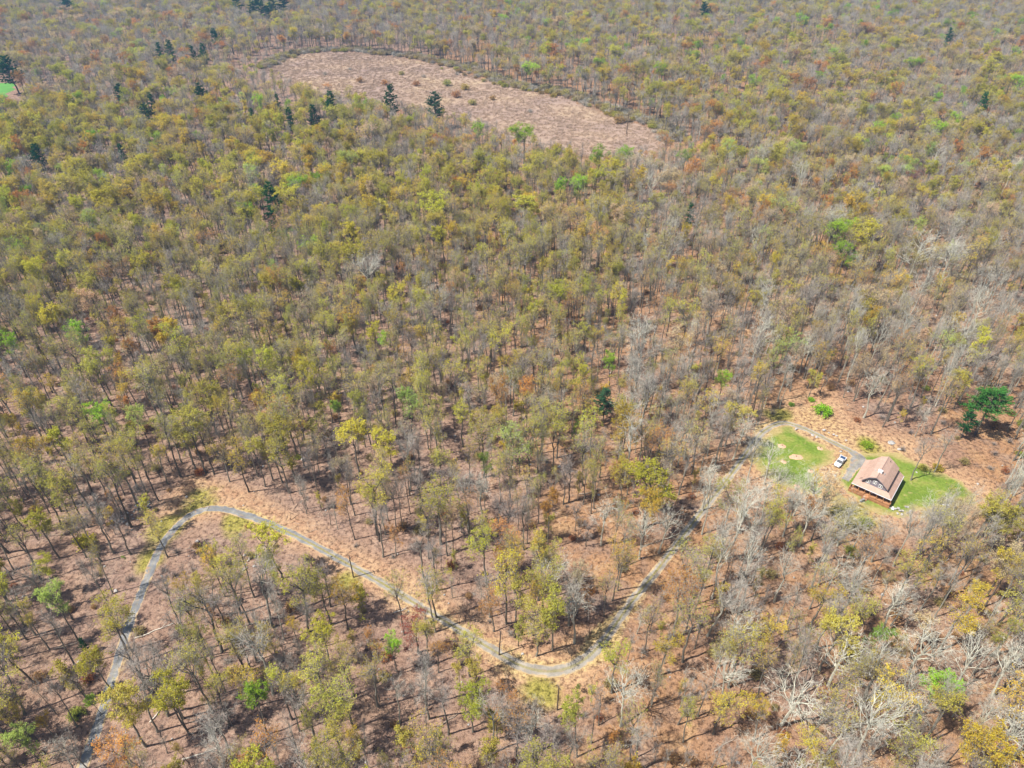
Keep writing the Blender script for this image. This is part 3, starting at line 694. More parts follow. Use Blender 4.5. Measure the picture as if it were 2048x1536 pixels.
# ------------------------------------------------------------------ which tree stands where
TINT = {'olive': (.48, .42, .08), 'ochre': (.58, .43, .06), 'yellow': (.51, .47, .06), 'lime': (.33, .50, .04), 'green': (.21, .31, .045), 'rust': (.56, .28, .08), 'red': (.36, .11, .07),
        'buff': (.58, .44, .26), 'mint': (.42, .50, .12), 'pine': (.035, .125, .035), 'bluepine': (.06, .15, .065), 'bare': (.2, .2, .1), 'pale': (.2, .2, .1), 'mustard': (.50, .35, .03), 'grey': (.2, .2, .1)}
N_ = []      # photo x, y of the crown, tree height, look, density, width factor
def add(s, look, dens, h=18, w=1.):
    for q in s.split(';'):
        v = [float(c) for c in q.split(',')]; N_.append((v[0], v[1], v[2] if len(v) > 2 else h, look, dens, v[3] if len(v) > 3 else w))
add('78,1045,17;87,1133,13;21,1296,17;195,1331,15;541,1140,12;544,1087,17,1.1;645,1279,15;942,1402,15', 'yellow', 'dense', 17, .95)
add('506,1398,17,.85;786,1294,12,.75;185,1401,7,.9', 'lime', 'dense')
add('115,1209,18,.8;42,1478,14;277,838,17,.85;814,802,19', 'mint', 'dense')
add('227,1237,15;453,1150,18,1.05;310,1056,14;850,1269,15,1.1;875,1005,20,1.3;591,862,18;866,1167,16;936,1294,14;1075,1240,17;645,1180,16', 'olive', 'medium', 16, 1.05)
add('705,880,19,1.15;763,890,18,1.15;1299,973,20,1.45', 'yellow', 'dense', 18, 1.2); add('1647,1192,16,1.2;1925,1227,18,1.4;2017,1410,18,1.2;1447,1407,15,1.1;1620,1486,13,1.0;1960,1180,15,1;1540,1250,15,1;1330,1290,15,1', 'ochre', 'medium')
add('359,1178,10;359,1495,7,.8;586,1258,9;106,763,13;441,907,14;84,1450,9;1527,1430,13;680,1195,15', 'mustard', 'medium')
add('828,1247,14,1.2;1823,360,16,1.1;1587,113,18,.8', 'red', 'medium'); add('872,1304,10;786,1066,11;1009,1396,12;986,1209,13;1410,270,17;1333,279,17,1.2', 'rust', 'medium')
add('1019,884,20,1.3;1567,422,18,1.3', 'mint', 'medium'); add('970,1094,17;961,1056,12;1111,867,18;1187,850,18;1234,1323,15;906,758,19;923,826,17;1584,576,19,1.3;1510,594,18,1.2;1375,631,19,1.3;1850,747,18', 'yellow', 'medium', 17, 1.1)
add('971,930,13,.8;248,1117,3,.8;1765,1272,11,1.1;673,814,14,.9;1155,1375,3,1.;1150,860,12,.5', 'green', 'dense')
add('1875,1372,15,1.2;164,662,17,1;20,691,17;1664,461,20,1.2;1691,513,18;1445,761,13;1876,260,17,1.2;1503,166,17;2038,164,19,1.2;198,835,16;1163,374,16;1120,376,17;1202,313,17,1.2;1255,316,17;1048,268,20,1.5;959,262,16;773,678,11;1224,724,13;1396,92,17', 'lime', 'dense')
add('1739,470,20,1.2;284,527,19,1.1;99,637,19,1.2;116,886,17;1864,338,18;1997,342,18;1980,133,22,2;1666,150,18;1678,178,17;1048,408,19,1.3;886,473,19;862,412,19,1.3;698,518,18;701,463,18;120,145,20,1.3;95,290,18;1628,758,10', 'yellow', 'dense', 18, 1.05)
add('1587,696,17,1.2;1550,713,17;1891,686,17,1.1;1457,304,18,1.2;1519,308,17', 'mint', 'medium')
add('243,661,18;516,801,17;560,606,18,1.1;311,907,15;1363,689,16;1439,696,17;1156,436,17;971,456,18;1707,549,16;1977,300,17;1727,198,18,1.2;75,1020,10', 'ochre', 'medium')
add('1685,1309,18,1.35;1852,1284,18,1.35;1590,1385,17,1.4;1669,1141,16;1571,1141,16;1789,1200,17,1.2;1820,1378,15;1950,1318,17,1.1;1685,1451,15;1463,1347,16;1520,1492,16;1840,1425,14;2033,1328,17,1.2;1113,1145,17;1155,1215,18;1069,1456,14,1.3;1253,1386,17;1210,1025,17;1289,1055,16,1.1;122,1506,12,1.;1545,912,15;1640,975,17,1.35;1700,1030,16,1.1;1590,1000,15;1620,1030,16;1512,900,17,.8;1670,1060,16;1770,1065,15;739,538,17;1752,770,18;1850,560,20;1900,520,20;1840,500,20;1960,610,19;1420,960,16;960,980,17;1330,1040,17;1480,860,16;1565,962,14;1605,978,14;1655,995,15;1540,990,15;1585,1015,15;1725,1050,14;1500,985,15', 'pale', 'pale', 17, 1.1)
add('255,1300,13,1.2;227,1038,17;593,1146,16,1.1;645,1146,16;429,1450,17;835,953,12;1525,720,18;1490,735,18;1830,1020,9,1.1;1900,880,16;1850,900,15;1480,800,16', 'bare', 'bare')
PINES = [(1978, 815, 19, 2, 1.25), (1938, 842, 12, 1, 1.0), (1210, 803, 15, 1, 1.), (545, 402, 19, 0, 1), (663, 208, 19, 0, 1.05), (625, 232, 16, 0, 1), (783, 200, 22, 3, 1), (868, 212, 19, 1, 1.2), (580, 235, 14, 0, 1), (1377, 432, 13, 3, .8), (1963, 212, 20, 3, .8),
         (1897, 74, 19, 3, .8), (1408, 22, 20, 1, 1.2), (400, 190, 17, 1, 1), (305, 205, 15, 0, 1), (293, 232, 17, 1, 1.2), (340, 98, 18, 0, 1), (318, 102, 16, 0, 1), (405, 105, 17, 0, 1), (388, 107, 15, 0, 1), (240, 190, 16, 1, 1), (130, 10, 22, 1, 1.4), (520, 10, 24, 1, 1.4),
         (545, 14, 22, 0, 1.3), (505, 18, 20, 0, 1.3), (565, 8, 22, 1, 1.3), (470, 4, 22, 0, 1.3), (535, 26, 17, 0, 1), (20, 140, 22, 1, 1.6), (165, 1288, 6, 0, .8), (556, 205, 13, 0, .9), (505, 232, 12, 0, .9), (247, 305, 12, 0, .9), (77, 315, 16, 1, 1), (640, 245, 10, 0, .9), (430, 75, 17, 1, 1.1), (545, 460, 9, 0, .9)]
trees = []   # dict rows
def row(x, y, h, look, dens, w=1., lean=None):
    sh = {'pale': 4, 'young': 3, 'young_leaf': 3, 'pine': 4}.get(dens, NSH)
    base = TINT[look]; j = R.uniform(.74, 1.22); tint = tuple(float(c * j * R.uniform(.93, 1.07)) for c in base)
    bark = {'pale': R.uniform(.6, 1.0), 'bare': R.uniform(.15, .45), 'grey': R.uniform(.35, .6)}.get(look, R.uniform(.1, .4))
    model_h = 11. if dens.startswith('young') else 20.
    return dict(x=x, y=y, h=h, look=look, dens=dens, key=(R.randrange(sh), dens), tint=tint, bark=bark, s=(h / model_h * w, h / model_h * w, h / model_h), rz=R.uniform(0, 6.28), tilt=(R.gauss(0, .03), R.gauss(0, .03)))
notable = []
for px, py, h, look, dens, w in N_:
    k = 1.3 if py < 560 else (1.12 if dens != 'pale' else 1.05); h, w = h * k, w * (1.15 if py < 560 else 1.)
    p = at(px, py, .74 * h); t = row(p[0], p[1], h, look, dens, w * R.uniform(.95, 1.05)); t['px'] = (px, py); t['big'] = True; notable.append(t)
for px, py, h, s, w in PINES:
    if py < 480: h, w = h * 1.42, w * 1.0
    p = at(px, py, .62 * h); look = 'bluepine' if (px, s) in ((868, 1), (1210, 1)) else 'pine'
    t = row(p[0], p[1], h, look, 'pine', w); t['key'] = (s, 'pine'); t['bark'] = .12; t['px'] = (px, py); t['big'] = True
    if px == 1978: t['tint'] = (.065, .185, .035)
    notable.append(t)
# random wood around them
def zone(px, py, x, y):
    """odds of each look by the part of the wood"""
    if py < 190 and px < 640: return dict(grey=.42, bare=.2, olive=.13, buff=.06, rust=.07, ochre=.06, yellow=.05, mint=.01) if py < 120 else dict(grey=.34, bare=.15, olive=.2, buff=.06, rust=.07, ochre=.09, yellow=.08, mint=.01)
    if py < 560 and px < 640 + (560 - py) * .3 and py >= 190: 
        k = 1 - abs(py - 300) / 300
        return dict(ochre=.12 + .13 * max(k, 0), yellow=.14 + .13 * max(k, 0), olive=.32, bare=.17, grey=.22, buff=.05, rust=.04, lime=.02, mint=.02)
    if py < 300 and px > 1000: return dict(grey=.30, bare=.27, olive=.17, ochre=.11, yellow=.07, buff=.03, rust=.03, lime=.02)
    if py < 300: return dict(grey=.3, bare=.32, olive=.16, ochre=.07, buff=.06, rust=.06, yellow=.03)
    if px > 1350 and py < 560: return dict(grey=.34, bare=.16, olive=.26, ochre=.09, pale=.03, rust=.05, buff=.05, mint=.02)
    if px > 1250 and py < 900: return dict(grey=.34, pale=.14, bare=.18, olive=.16, buff=.08, ochre=.06, rust=.03, yellow=.02)
    if px > 1250: return dict(pale=.17, grey=.20, bare=.16, olive=.25, ochre=.12, buff=.07, rust=.03)
    if py < 700: return dict(olive=.40, bare=.17, grey=.11, ochre=.14, buff=.04, yellow=.11, rust=.03)
    if px < 650 and py > 1000: return dict(bare=.36, grey=.12, olive=.32, ochre=.09, yellow=.06, rust=.05)
    return dict(olive=.43, bare=.20, grey=.09, ochre=.15, yellow=.05, rust=.04, buff=.04)
def spots(step, ymin, ymax):
    out = []; ys = np.arange(ymin, ymax, step * .88)
    for j, y in enumerate(ys):
        half = .80 * (y * cos(PITCH) + HCAM * sin(PITCH)) + 45; xs = np.arange(-half, half, step) + (j % 2) * step / 2
        out.append(np.stack([xs + NR.uniform(-.46, .46, len(xs)) * step, y + NR.uniform(-.46, .46, len(xs)) * step], 1))
    return np.concatenate(out)
P = np.concatenate([spots(4.75, 48, 330), spots(6.3, 330, 560), spots(8.6, 560, 1500)])
x, y = P[:, 0], P[:, 1]
keep = (np.minimum(line_d(x, y, ROAD), line_d(x, y, SPUR)) > 3.0)
keep &= (poly_sd(x, y, CLEAR[0]) > .5) & (poly_sd(x, y, CLEAR[1]) > .5) & (poly_sd(x, y, MARSH) > 1) & (poly_sd(x, y, FIELD) > 2)
keep &= soft(x, y, 16.0) + NR.normal(size=len(x)) * .8 < np.where(y < 330, 1.35, 1.75)
cell = {}
for t in notable: cell.setdefault((int(t['x'] // 8), int(t['y'] // 8)), []).append(t)
rand_trees = []
for (x_, y_) in P[keep]:
    cx, cy = int(x_ // 8), int(y_ // 8); near = False
    for a in (-1, 0, 1):
        for c in (-1, 0, 1):
            for t in cell.get((cx + a, cy + c), ()):
                if (t['x'] - x_) ** 2 + (t['y'] - y_) ** 2 < (2.2 + .09 * t['h'] * (1 + (t['dens'] in ('dense', 'pine')) * (1.5 if t['y'] > 260 else 1)) ) ** 2: near = True
    if near: continue
    px, py = proj(x_, y_, 14.); z = zone(px, py, x_, y_)
    # keep a clear view of the house and the lawn
    look = R.choices(list(z), list(z.values()))[0]; small = R.random() < (.36 if y_ < 330 else .14)
    if small:
        leafy = look not in ('bare', 'grey', 'pale'); t = row(x_, y_, R.uniform(7, 15), look, 'young_leaf' if leafy and R.random() < .6 else 'young', R.uniform(.55, .95))
    else:
        far = y_ > 330; h = R.gauss(20.5 - 1.5 * far, 2.8); h = min(max(h, 13.5), 27)
        d = {'bare': 'bare', 'grey': R.choice(['bare', 'bare', 'sparse']), 'pale': 'pale'}.get(look)
        if d is None:
            d = R.choices(['sparse', 'medium', 'dense'], [.15, .45, .40] if far else [.48, .44, .08])[0]
            if look in ('yellow', 'lime', 'mint'): d = 'dense' if far or R.random() < .4 else 'medium'
        if look == 'grey' and d == 'sparse': look = 'olive'
        t = row(x_, y_, h, look, d, R.uniform(.55, 1.06) * (1 + .26 * ss(np.array(y_), 240, 400) + .32 * ss(np.array(y_), 430, 700)))
    if px < 70 and y_ < 640 and any((lambda q: q[0] < 40 and 158 < q[1] < 190)(proj(x_, y_, zc)) for zc in (4, 9, 14, 19)): continue
    if 380 < y_ < 830 and -300 < x_ < 170:
        m_ = float(poly_sd(np.array([x_]), np.array([y_]), MARSH)[0]); qx, qy = proj(x_, y_, 0)
        if m_ < 55 and (qy > 150 + (qx - 520) * .17 or qx < 560):
            f = .5 + .5 * m_ / 55
            if t['h'] > 12: t['s'] = tuple(c * f * R.uniform(.8, 1.1) for c in t['s']); t['h'] *= f
            if m_ < 30 and R.random() < .2: continue
    t['px'] = (px, py); rand_trees.append(t)
# crowns that would hide the roof or the truck stay out
def hides(t):
    for z in (.5, .8, 1.):
        px, py = proj(t['x'], t['y'], t['h'] * z)
        if 1690 < px < 1830 and 905 < py < 1015: return True
        if 1520 < px < 1690 and 850 < py < 940: return True
        if 1905 < px < 2035 and 765 < py < 890: return True
        if 330 < px < 480 and 950 < py < 1060: return True
    return False
RPX = np.array(catmull(ROADPX, 6))
def over_drive(t):
    for z in (.55, .75, .95):
        px, py = proj(t['x'], t['y'], t['h'] * z)
        if np.hypot(RPX[:, 0] - px, RPX[:, 1] - py).min() < 19: return True
    return False
rand_trees = [t for t in rand_trees if not (t['y'] < 190 and (hides(t) or (over_drive(t) and R.random() < (.86 if proj(t['x'], t['y'], 0)[0] < 1200 else .8))))]
keyp = [t for t in notable if t['look'] not in ('bare', 'olive', 'pale') and t['px'][1] > -50]
kx = np.array([t['px'][0] for t in keyp]); ky = np.array([t['px'][1] for t in keyp]); kw = np.array([t['y'] for t in keyp])
def covers(t):
    for z in (.6, .85):
        px, py = proj(t['x'], t['y'], t['h'] * z); d = np.hypot(kx - px, ky - py)
        if ((d < np.where(kw < 200, 27, np.where(kw < 330, 17, 11))) & (kw > t['y'])).any(): return True
    return False
rand_trees = [t for t in rand_trees if not covers(t)]
def in_frame(t):
    px, py = proj(t['x'], t['y'], t['h'] * .6); return 0 < px < 2048 and 0 < py < 1536
def dist2(t): return t['x'] ** 2 + t['y'] ** 2 + HCAM ** 2
pines = [t for t in notable if t['dens'] == 'pine']; bl = [t for t in notable if t['dens'] != 'pine']
cand = sorted([t for t in rand_trees + bl if in_frame(t) and (t.get('big') or not t['dens'].startswith('young'))], key=lambda t: dist2(t) * (.8 if t.get('big') else 1))
solo = cand[:300] + [t for t in cand[300:] if t.get('big')][:60]
solo_ids = {id(t) for t in solo}
mass = [t for t in rand_trees + bl if id(t) not in solo_ids]

# ---- labels for the trees that stand as things: look + the nearest landmark + rank
MARKS = [('the rock heaps by the upper bend', 268, 1024), ('the upper bend of the drive', 420, 1030), ('the dark utility pole', 707, 1150), ('the middle straight of the drive', 860, 1225), ('the leaning pole', 998, 1305),
         ('the lower bend of the drive', 1115, 1340), ('the pole below the lower bend', 1114, 1415), ('the right-hand straight of the drive', 1290, 1170), ('the lawn end of the drive', 1470, 940), ('the house front', 1745, 1010),
         ('the end of the lawn', 1950, 1000), ('the tall open pine', 1965, 862), ('the round bush above the drive', 1645, 825), ('the lower straight of the drive', 255, 1250), ('the bottom end of the drive', 175, 1520), ('the lower left corner', 20, 1510),
         ('the narrow vivid green tree', 515, 1430), ('the dark red maple', 835, 1275), ('the middle of the lower edge', 950, 1515), ('the lower right corner', 2020, 1510), ('the round green tree at lower right', 1770, 1310), ('the right edge midway down', 2030, 1180),
         ('the left edge below the middle', 20, 1050), ('the left edge above the drive', 20, 850), ('the blue-green pine in the middle', 1210, 835), ('the paired yellow domes', 735, 925), ('the big yellow dome', 1300, 1020), ('the marsh', 900, 180),
         ('the centre of the woods', 1024, 700), ('the big white boulder', 1673, 643), ('the lone pine left of centre', 545, 430), ('the small pine right of centre', 1377, 440), ('the upper right corner', 2000, 60), ('the upper left corner', 40, 60), ('the white trees at lower right', 1640, 1340), ('the lower edge left of centre', 620, 1500), ('the lower edge right of centre', 1330, 1500), ('the inside of the drive loop', 500, 1220), ('the woods above the middle straight', 1000, 1080)]
MW = [(m, *at(px, py)[:2], px, py) for m, px, py in MARKS]
LOOKS = {'olive': 'olive budding tree', 'ochre': 'ochre budding tree', 'yellow': 'yellow-green leafing tree', 'lime': 'vivid green tree', 'green': 'deep green leafy tree', 'rust': 'rusty orange tree', 'red': 'dark red maple', 'buff': 'pinkish buff budding tree',
         'mint': 'pale green tree', 'pine': 'dark green pine', 'bluepine': 'blue-green pine', 'bare': 'leafless brown-grey tree', 'pale': 'bleached white-branched tree', 'grey': 'leafless grey tree', 'mustard': 'mustard-yellow tree'}
ORD = ['', 'second ', 'third ', 'fourth ', 'fifth ', 'sixth ', 'seventh ', 'eighth ', 'ninth ', 'tenth ', 'eleventh ', 'twelfth ', 'thirteenth ', 'fourteenth ', 'fifteenth ', 'sixteenth ']
def label_trees(ts):
    cells = {}
    for t in ts:
        bx, by = proj(t['x'], t['y'], 0); m = min(MW, key=lambda m: (m[3] - bx) ** 2 + (m[4] - by) ** 2); dx, dy = bx - m[3], by - m[4]
        side = ('right of' if dx > 0 else 'left of') if abs(dx) > abs(dy) else ('below' if dy > 0 else 'above')
        if 'left edge' in m[0] or 'left corner' in m[0] and side == 'left of': side = {'left of': 'at'}.get(side, side)
        cells.setdefault((t['look'], m[0], side), []).append((dx * dx + dy * dy, t))
    for (look, m, side), v in cells.items():
        v.sort(key=lambda a: a[0])
        for i, (_, t) in enumerate(v):
            o = ORD[min(i, 15)]
            t['label'] = f'{o}nearest {LOOKS[look]} {side} {m}'
            if len(v) == 1: t['label'] = f'only {LOOKS[look]} directly {side} {m}'
label_trees(solo + pines)
NAMES = {'bare': 'bare_tree', 'grey': 'bare_tree', 'pale': 'bleached_tree', 'pine': 'pine_tree', 'bluepine': 'pine_tree', 'rust': 'russet_tree', 'red': 'maple_tree', 'lime': 'leafy_tree', 'green': 'leafy_tree', 'mint': 'leafy_tree'}
def plant(t):
    r = empty(NAMES.get(t['look'], 'budding_tree'), (t['x'], t['y'], 0), t['rz']); r.rotation_euler = (t['tilt'][0], t['tilt'][1], t['rz']); r.scale = t['s']
    tag(r, t['label'], 'pine tree' if t['dens'] == 'pine' else 'tree', 'pines standing in the woods' if t['dens'] == 'pine' else 'broadleaf trees of the woods')
    tm, cm, _ = MODELS[t['key']]
    for nm, me in (('trunk', tm), ('crown', cm)):
        o = link(bpy.data.objects.new(nm, me), r); o['tint'] = [float(c) for c in t['tint']]; o['bark'] = float(t['bark'])
for t in solo + pines: plant(t)
def scatter_trees(name, ts, label):
    nodes_scatter(name, [(t['x'], t['y'], 0) for t in ts], [MODELS[t['key']][2] for t in ts], [(t['tilt'][0], t['tilt'][1], t['rz']) for t in ts], [t['s'] for t in ts], tree_coll, label, [t['tint'] for t in ts], [t['bark'] for t in ts])
scatter_trees('forest', mass, 'early spring forest of budding and bare trees reaching to the horizon')

# ------------------------------------------------------------------ undergrowth, shrubs, reeds, logs
def shrub(seed, leaves):
    r = np.random.default_rng(seed); b = MB()
    for k in range(46):
        a = r.uniform(0, 6.28); an = r.uniform(.1, 1.1); L = r.uniform(.7, 1.15); p = np.array([r.normal() * .12, r.normal() * .12, 0]); d = np.array([sin(an) * cos(a), sin(an) * sin(a), cos(an)]); q = p + d * L * .55
        b.tube([p, q], [.022, .012], 3, 0, cap=False)
        for m in range(6):
            d2 = d + r.normal(size=3) * .5; d2 /= np.linalg.norm(d2); e = q + d2 * L * .55; w = np.cross(d2, r.normal(size=3)); w /= np.linalg.norm(w) + 1e-9
            b.add([q - w * .010, q + w * .010, e], [(0, 1, 2)], 1)
            for l in range(leaves):
                c = q + (e - q) * r.uniform(.2, 1.1) + r.normal(size=3) * .05; u = r.normal(size=3); u /= np.linalg.norm(u); w2 = np.cross(u, r.normal(size=3)); w2 /= np.linalg.norm(w2) + 1e-9; s = .07
                b.add([c - u * s, c + w2 * s, c + u * s, c - w2 * s], [(0, 1, 2, 3)], 2)
    return b.mesh('shrub_model', MATS)
SHR = [shrub(1, 0), shrub(2, 0), shrub(3, 2), shrub(4, 5)]
sh_coll = model_coll('shrub_models', SHR)
U = spots(9.5, 48, 430); ux, uy = U[:, 0], U[:, 1]
k = (np.minimum(line_d(ux, uy, ROAD), line_d(ux, uy, SPUR)) > 3.2) & (np.min([poly_sd(ux, uy, p) for p in LAWN + [CLEAR[1]]], axis=0) > 1) & (NR.random(len(ux)) < .75 - .55 * (poly_sd(ux, uy, CLEAR[0]) < 0))
U = U[k]; n = len(U); s = NR.uniform(.9, 2.3, n)
ulook = NR.choice(5, n, p=[.45, .2, .2, .1, .05]); ut = np.array([(.3, .22, .15), (.36, .29, .11), (.42, .25, .11), (.42, .17, .07), (.36, .39, .08)])[ulook]
nodes_scatter('undergrowth', np.c_[U, np.zeros(n)], np.where(ulook == 0, NR.integers(0, 2, n), np.where(ulook == 4, 3, 2)), np.c_[np.zeros(n), np.zeros(n), NR.uniform(0, 6.28, n)], np.c_[s, s, s * NR.uniform(.7, 1.1, n)], sh_coll,
              'low twiggy brush scattered over the forest floor', ut, NR.uniform(.05, .4, n))
def bush(px, py, s, look, lab, model=3, name='bush'):
    p = at(px, py); o = bpy.data.objects.new(name, SHR[model]); o.location = (p[0], p[1], 0); o.scale = (s * 1.1, s * 1.1, s); o.rotation_euler = (0, 0, R.uniform(0, 6))
    o['tint'] = [c * R.uniform(.9, 1.1) for c in TINT[look]]; o['bark'] = .2; return tag(link(o), lab, 'bush')
bush(1645, 828, 3.0, 'lime', 'round olive-green bush alone on the tan slope above the house drive')
bush(1734, 894, 1.7, 'lime', 'low yellow-green bush between the drive fork and the boulder'); bush(1728, 891, 1.3, 'lime', 'smaller yellow-green bush touching the low one at the drive fork')
bush(1582, 811, 1.1, 'green', 'small dark green bush left of the round olive bush'); bush(1622, 802, 1.2, 'lime', 'small bright bush at the wood edge above the round olive bush')
bush(1843, 938, 1.4, 'olive', 'low olive bush where lawn meets the bare thicket', 3); bush(1874, 940, 1.7, 'olive', 'taller olive bush beside the low one at the lawn edge')
bush(1804, 900, 1.6, 'bare', 'dark leafless bush beside the small pale boulder', 0); bush(1980, 1033, 2.4, 'mint', 'grey-green bush past the end of the lawn', 3)
bush(171, 1089, 2.6, 'yellow', 'low yellow bush under the trees near the left edge'); 
# marsh shrubs
for i, (px, py, s, look, lab) in enumerate(((720, 165, 5, 'rust', 'rusty shrub in the marsh, leftmost of the reddish ones'), (770, 170, 5, 'rust', 'wide rusty shrub in the middle of the marsh'), (833, 172, 5, 'rust', 'orange shrub right of the wide rusty one in the marsh'),
        (803, 150, 4, 'olive', 'grey-green shrub alone in the upper marsh'), (848, 155, 4, 'bare', 'small grey shrub above the orange one in the marsh'), (895, 172, 6, 'olive', 'tall olive shrub in the middle of the marsh'), (930, 180, 6, 'ochre', 'ochre shrub right of the tall olive one in the marsh'),
        (912, 195, 6, 'rust', 'reddish thin shrub at the lower marsh edge'), (985, 200, 4, 'rust', 'small russet shrub in the right half of the marsh'), (945, 210, 5, 'olive', 'olive shrub at the lower edge of the marsh'), (1237, 247, 6, 'rust', 'brown shrub beside the marsh post'),
        (915, 150, 4, 'bare', 'thin grey shrub near the upper rim of the marsh'), (1060, 225, 4, 'bare', 'grey shrub in the right half of the marsh'), (650, 150, 4, 'bare', 'dull grey shrub at the left of the marsh'), (700, 140, 3.5, 'bare', 'low grey shrub in the upper left marsh'))):
    o = bush(px, py, s * .8, look, lab, 2 if look != 'bare' else 1, 'marsh_shrub'); o['group'] = 'shrubs in the marsh'; o['bark'] = .45; o['tint'] = [c * .8 + .05 for c in o['tint']]
BACK = catmull(MARSH[:17], 30); bp = []
for q in BACK:
    for _ in range(2): bp.append((q[0] + R.gauss(0, 5) + 4, q[1] + abs(R.gauss(0, 7)) + 2, 0))
n = len(bp); s = NR.uniform(1.8, 4.5, n)
nodes_scatter('shore_thicket', bp, NR.integers(0, 3, n), np.c_[np.zeros(n), np.zeros(n), NR.uniform(0, 6, n)], np.c_[s * 1.2, s * 1.2, s], sh_coll, 'brown leafless thicket under the trees along the far shore of the marsh', np.array([(.44, .34, .22), (.42, .34, .20), (.46, .40, .14)])[NR.integers(0, 3, n)], NR.uniform(.3, .8, n))
# rim of brush along the far shore of the marsh
RIM = catmull(MARSH[:16], 14); rp = []
for q in RIM:
    if R.random() < .5: rp.append((q[0] + R.gauss(0, 5), q[1] + R.gauss(3, 4), 0))
n = len(rp); s = NR.uniform(1.5, 3.6, n)
nodes_scatter('shore_brush', rp, NR.integers(2, 4, n), np.c_[np.zeros(n), np.zeros(n), NR.uniform(0, 6, n)], np.c_[s * 1.2, s * 1.2, s], sh_coll, 'yellowish brush fringing the far shore of the marsh', np.array([(.44, .34, .09), (.40, .38, .08), (.36, .25, .11)])[NR.integers(0, 3, n)], NR.uniform(.1, .4, n))
def tuft(seed):
    r = np.random.default_rng(seed); b = MB()
    for k in range(40):
        p = np.array([r.normal() * .9, r.normal() * .9, 0]); d = np.array([r.normal() * .25, r.normal() * .25, 1.]) * r.uniform(.7, 1.5); w = np.array([cos(k), sin(k), 0]) * .10
        b.add([p - w, p + w, p + d], [(0, 1, 2)])
    return b.mesh('reed_model', [M['reed']])
rc = model_coll('reed_models', [tuft(1), tuft(2)])
A = np.array(MARSH); xs = NR.uniform(A[:, 0].min(), A[:, 0].max(), 26000); ys = NR.uniform(A[:, 1].min(), A[:, 1].max(), 26000); k = (poly_sd(xs, ys, MARSH) < 0) & (soft(xs, ys, 14) + NR.normal(size=26000) * .6 < 1.7)
xs, ys = xs[k], ys[k]; n = len(xs); s = NR.uniform(.35, .9, n)
nodes_scatter('reeds', np.c_[xs, ys, np.zeros(n)], NR.integers(0, 2, n), np.c_[np.zeros(n), np.zeros(n), NR.uniform(0, 6, n)], np.c_[s * 1.3, s * 1.3, s], rc, 'dry tan reeds covering the marsh')
# sticks and stones lying on the leaves
def sticks(seed):
    r = np.random.default_rng(seed); b = MB()
    for k in range(7):
        a = r.uniform(0, 6.28); L = r.uniform(.5, 2.4); p = np.array([r.normal() * 1.6, r.normal() * 1.6, .04]); d = np.array([cos(a), sin(a), r.uniform(-.02, .12)])
        b.tube([p, p + d * L * .5 + r.normal(size=3) * .06, p + d * L], [.045, .035, .012], 3, 0, cap=False)
    return b.mesh('stick_model', [M['log'] if seed % 2 else M['pole']])
lit_coll = model_coll('litter_models', [sticks(1), sticks(2), sticks(3), sticks(5), ROCKS[0], ROCKS[6]])
U = spots(4.6, 48, 300); ux, uy = U[:, 0], U[:, 1]
U = U[(np.minimum(line_d(ux, uy, ROAD), line_d(ux, uy, SPUR)) > 2.6) & (np.min([poly_sd(ux, uy, p) for p in LAWN + [CLEAR[1]]], axis=0) > 1) & (NR.random(len(ux)) < .75)]
n = len(U); pk = NR.choice(6, n, p=[.24, .22, .22, .16, .11, .05]); s = np.where(pk > 3, NR.gamma(2, .09, n) + .08, NR.uniform(.7, 1.5, n))
nodes_scatter('forest_litter', np.c_[U, np.zeros(n)], pk, np.c_[np.zeros(n), np.zeros(n), NR.uniform(0, 6.28, n)], np.c_[s, s, s], lit_coll, 'dead sticks and small stones strewn over the leaf litter')
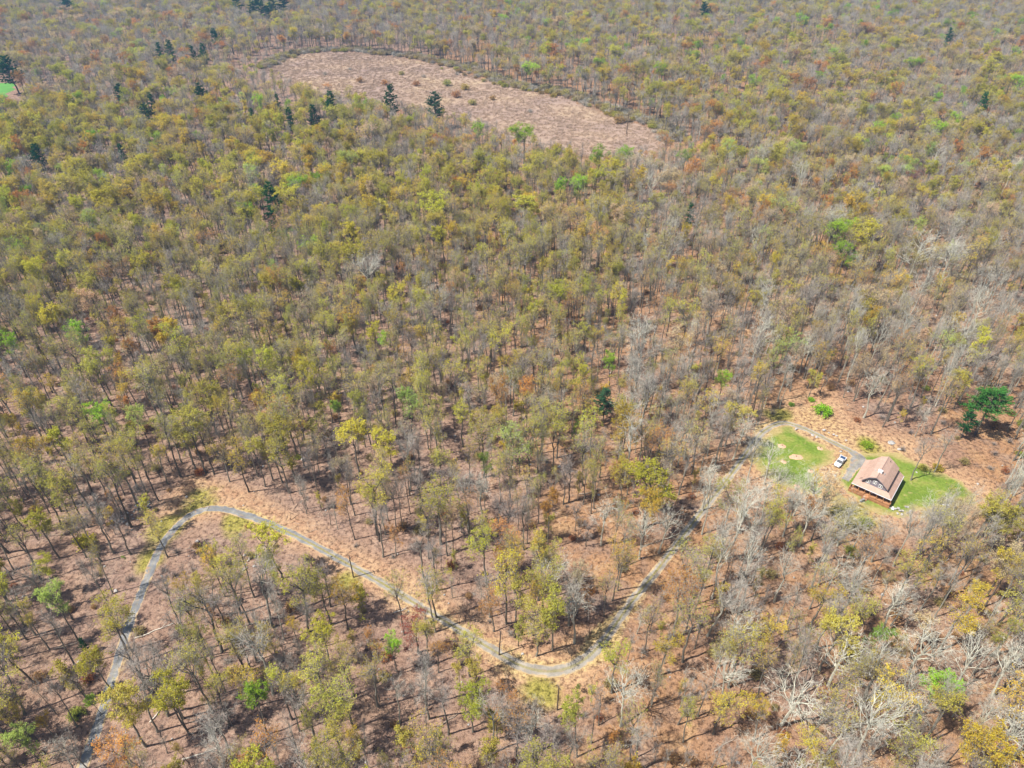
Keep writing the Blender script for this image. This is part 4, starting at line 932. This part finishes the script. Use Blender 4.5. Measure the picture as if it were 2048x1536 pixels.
# fallen logs
LOGS = [(335, 1400, 11, 1.25, 'long bare pole-like log lying in the open woods left of the vivid green tree'), (405, 1507, 8, .35, 'pale forked log near the bottom edge left of centre'), (310, 1262, 9, .5, 'pale log from the drive edge by the grey thicket'), (1475, 560, 8, 1.2, 'x')][:3]
LOGS += [(800, 1222, 3.2, .4, 'short pale log on the leaves above the middle straight'), (598, 1215, 7, .9, 'grey log in the woods inside the drive loop'), (1395, 1150, 7, 1.0, 'log among bare trees right of the right-hand straight'), (1180, 985, 7, .3, 'grey log below the blue-green pine'),
         (1745, 1400, 7, .9, 'log under the bleached trees at lower right'), (690, 1010, 6, .2, 'log in the woods above the middle straight'), (140, 1290, 7, .4, 'log under the yellow trees by the left edge'), (1560, 1290, 6, .7, 'log between bleached trees at lower right'), (1450, 1490, 6, .5, 'log at the bottom edge right of centre'),
         (260, 930, 7, .3, 'log in the woods above the rock heaps'), (900, 1440, 6, .6, 'log near the middle of the bottom edge'), (1900, 1110, 6, .8, 'log in the bare woods below the lawn end')]
for px, py, L, az, lab in LOGS:
    p = at(px, py); o = tag(empty('fallen_log', (p[0], p[1], 0), az), lab, 'fallen log', 'fallen logs on the forest floor'); b = MB()
    pts = [np.array([L * (i / 6 - .5), R.gauss(0, .12), .16 + R.uniform(0, .05)]) for i in range(7)]; b.tube(pts, [.19 - .02 * i for i in range(7)], 6); pl = 'pale' in lab or 'pole' in lab
    b.build('stem', M['pale_log'] if pl else M['log'], o)
    for k in range(4):
        i = R.randrange(2, 6); b = MB(); a = R.uniform(-1.2, 1.2); d = np.array([cos(a), sin(a) * 1., abs(R.gauss(0, .4)) + .1]) * R.uniform(.7, 1.8); b.tube([pts[i], pts[i] + d * .5, pts[i] + d], [.06, .045, .015], 4); b.build('branch', M['pale_log'] if pl else M['log'], o)
print('trees', len(solo), len(pines), len(mass), 'models', len(FULL), sum(len(m.polygons) for m in FULL))
# ------------------------------------------------------------------ air
hz = MB(); hz.box((0, 1750, 100), (7900, 5300, 202)); h = tag(hz.build('haze', bpy.data.materials.new('haze')), 'thin blue haze in the air over the woods', kind='stuff')
m = h.data.materials[0]; m.use_nodes = True; m.node_tree.nodes.clear(); o_ = m.node_tree.nodes.new('ShaderNodeOutputMaterial'); v_ = m.node_tree.nodes.new('ShaderNodeVolumePrincipled')
v_.inputs['Color'].default_value = (.30, .60, 1, 1); v_.inputs['Density'].default_value = .00013; v_.inputs['Anisotropy'].default_value = .1
m.node_tree.links.new(v_.outputs[0], o_.inputs['Volume'])
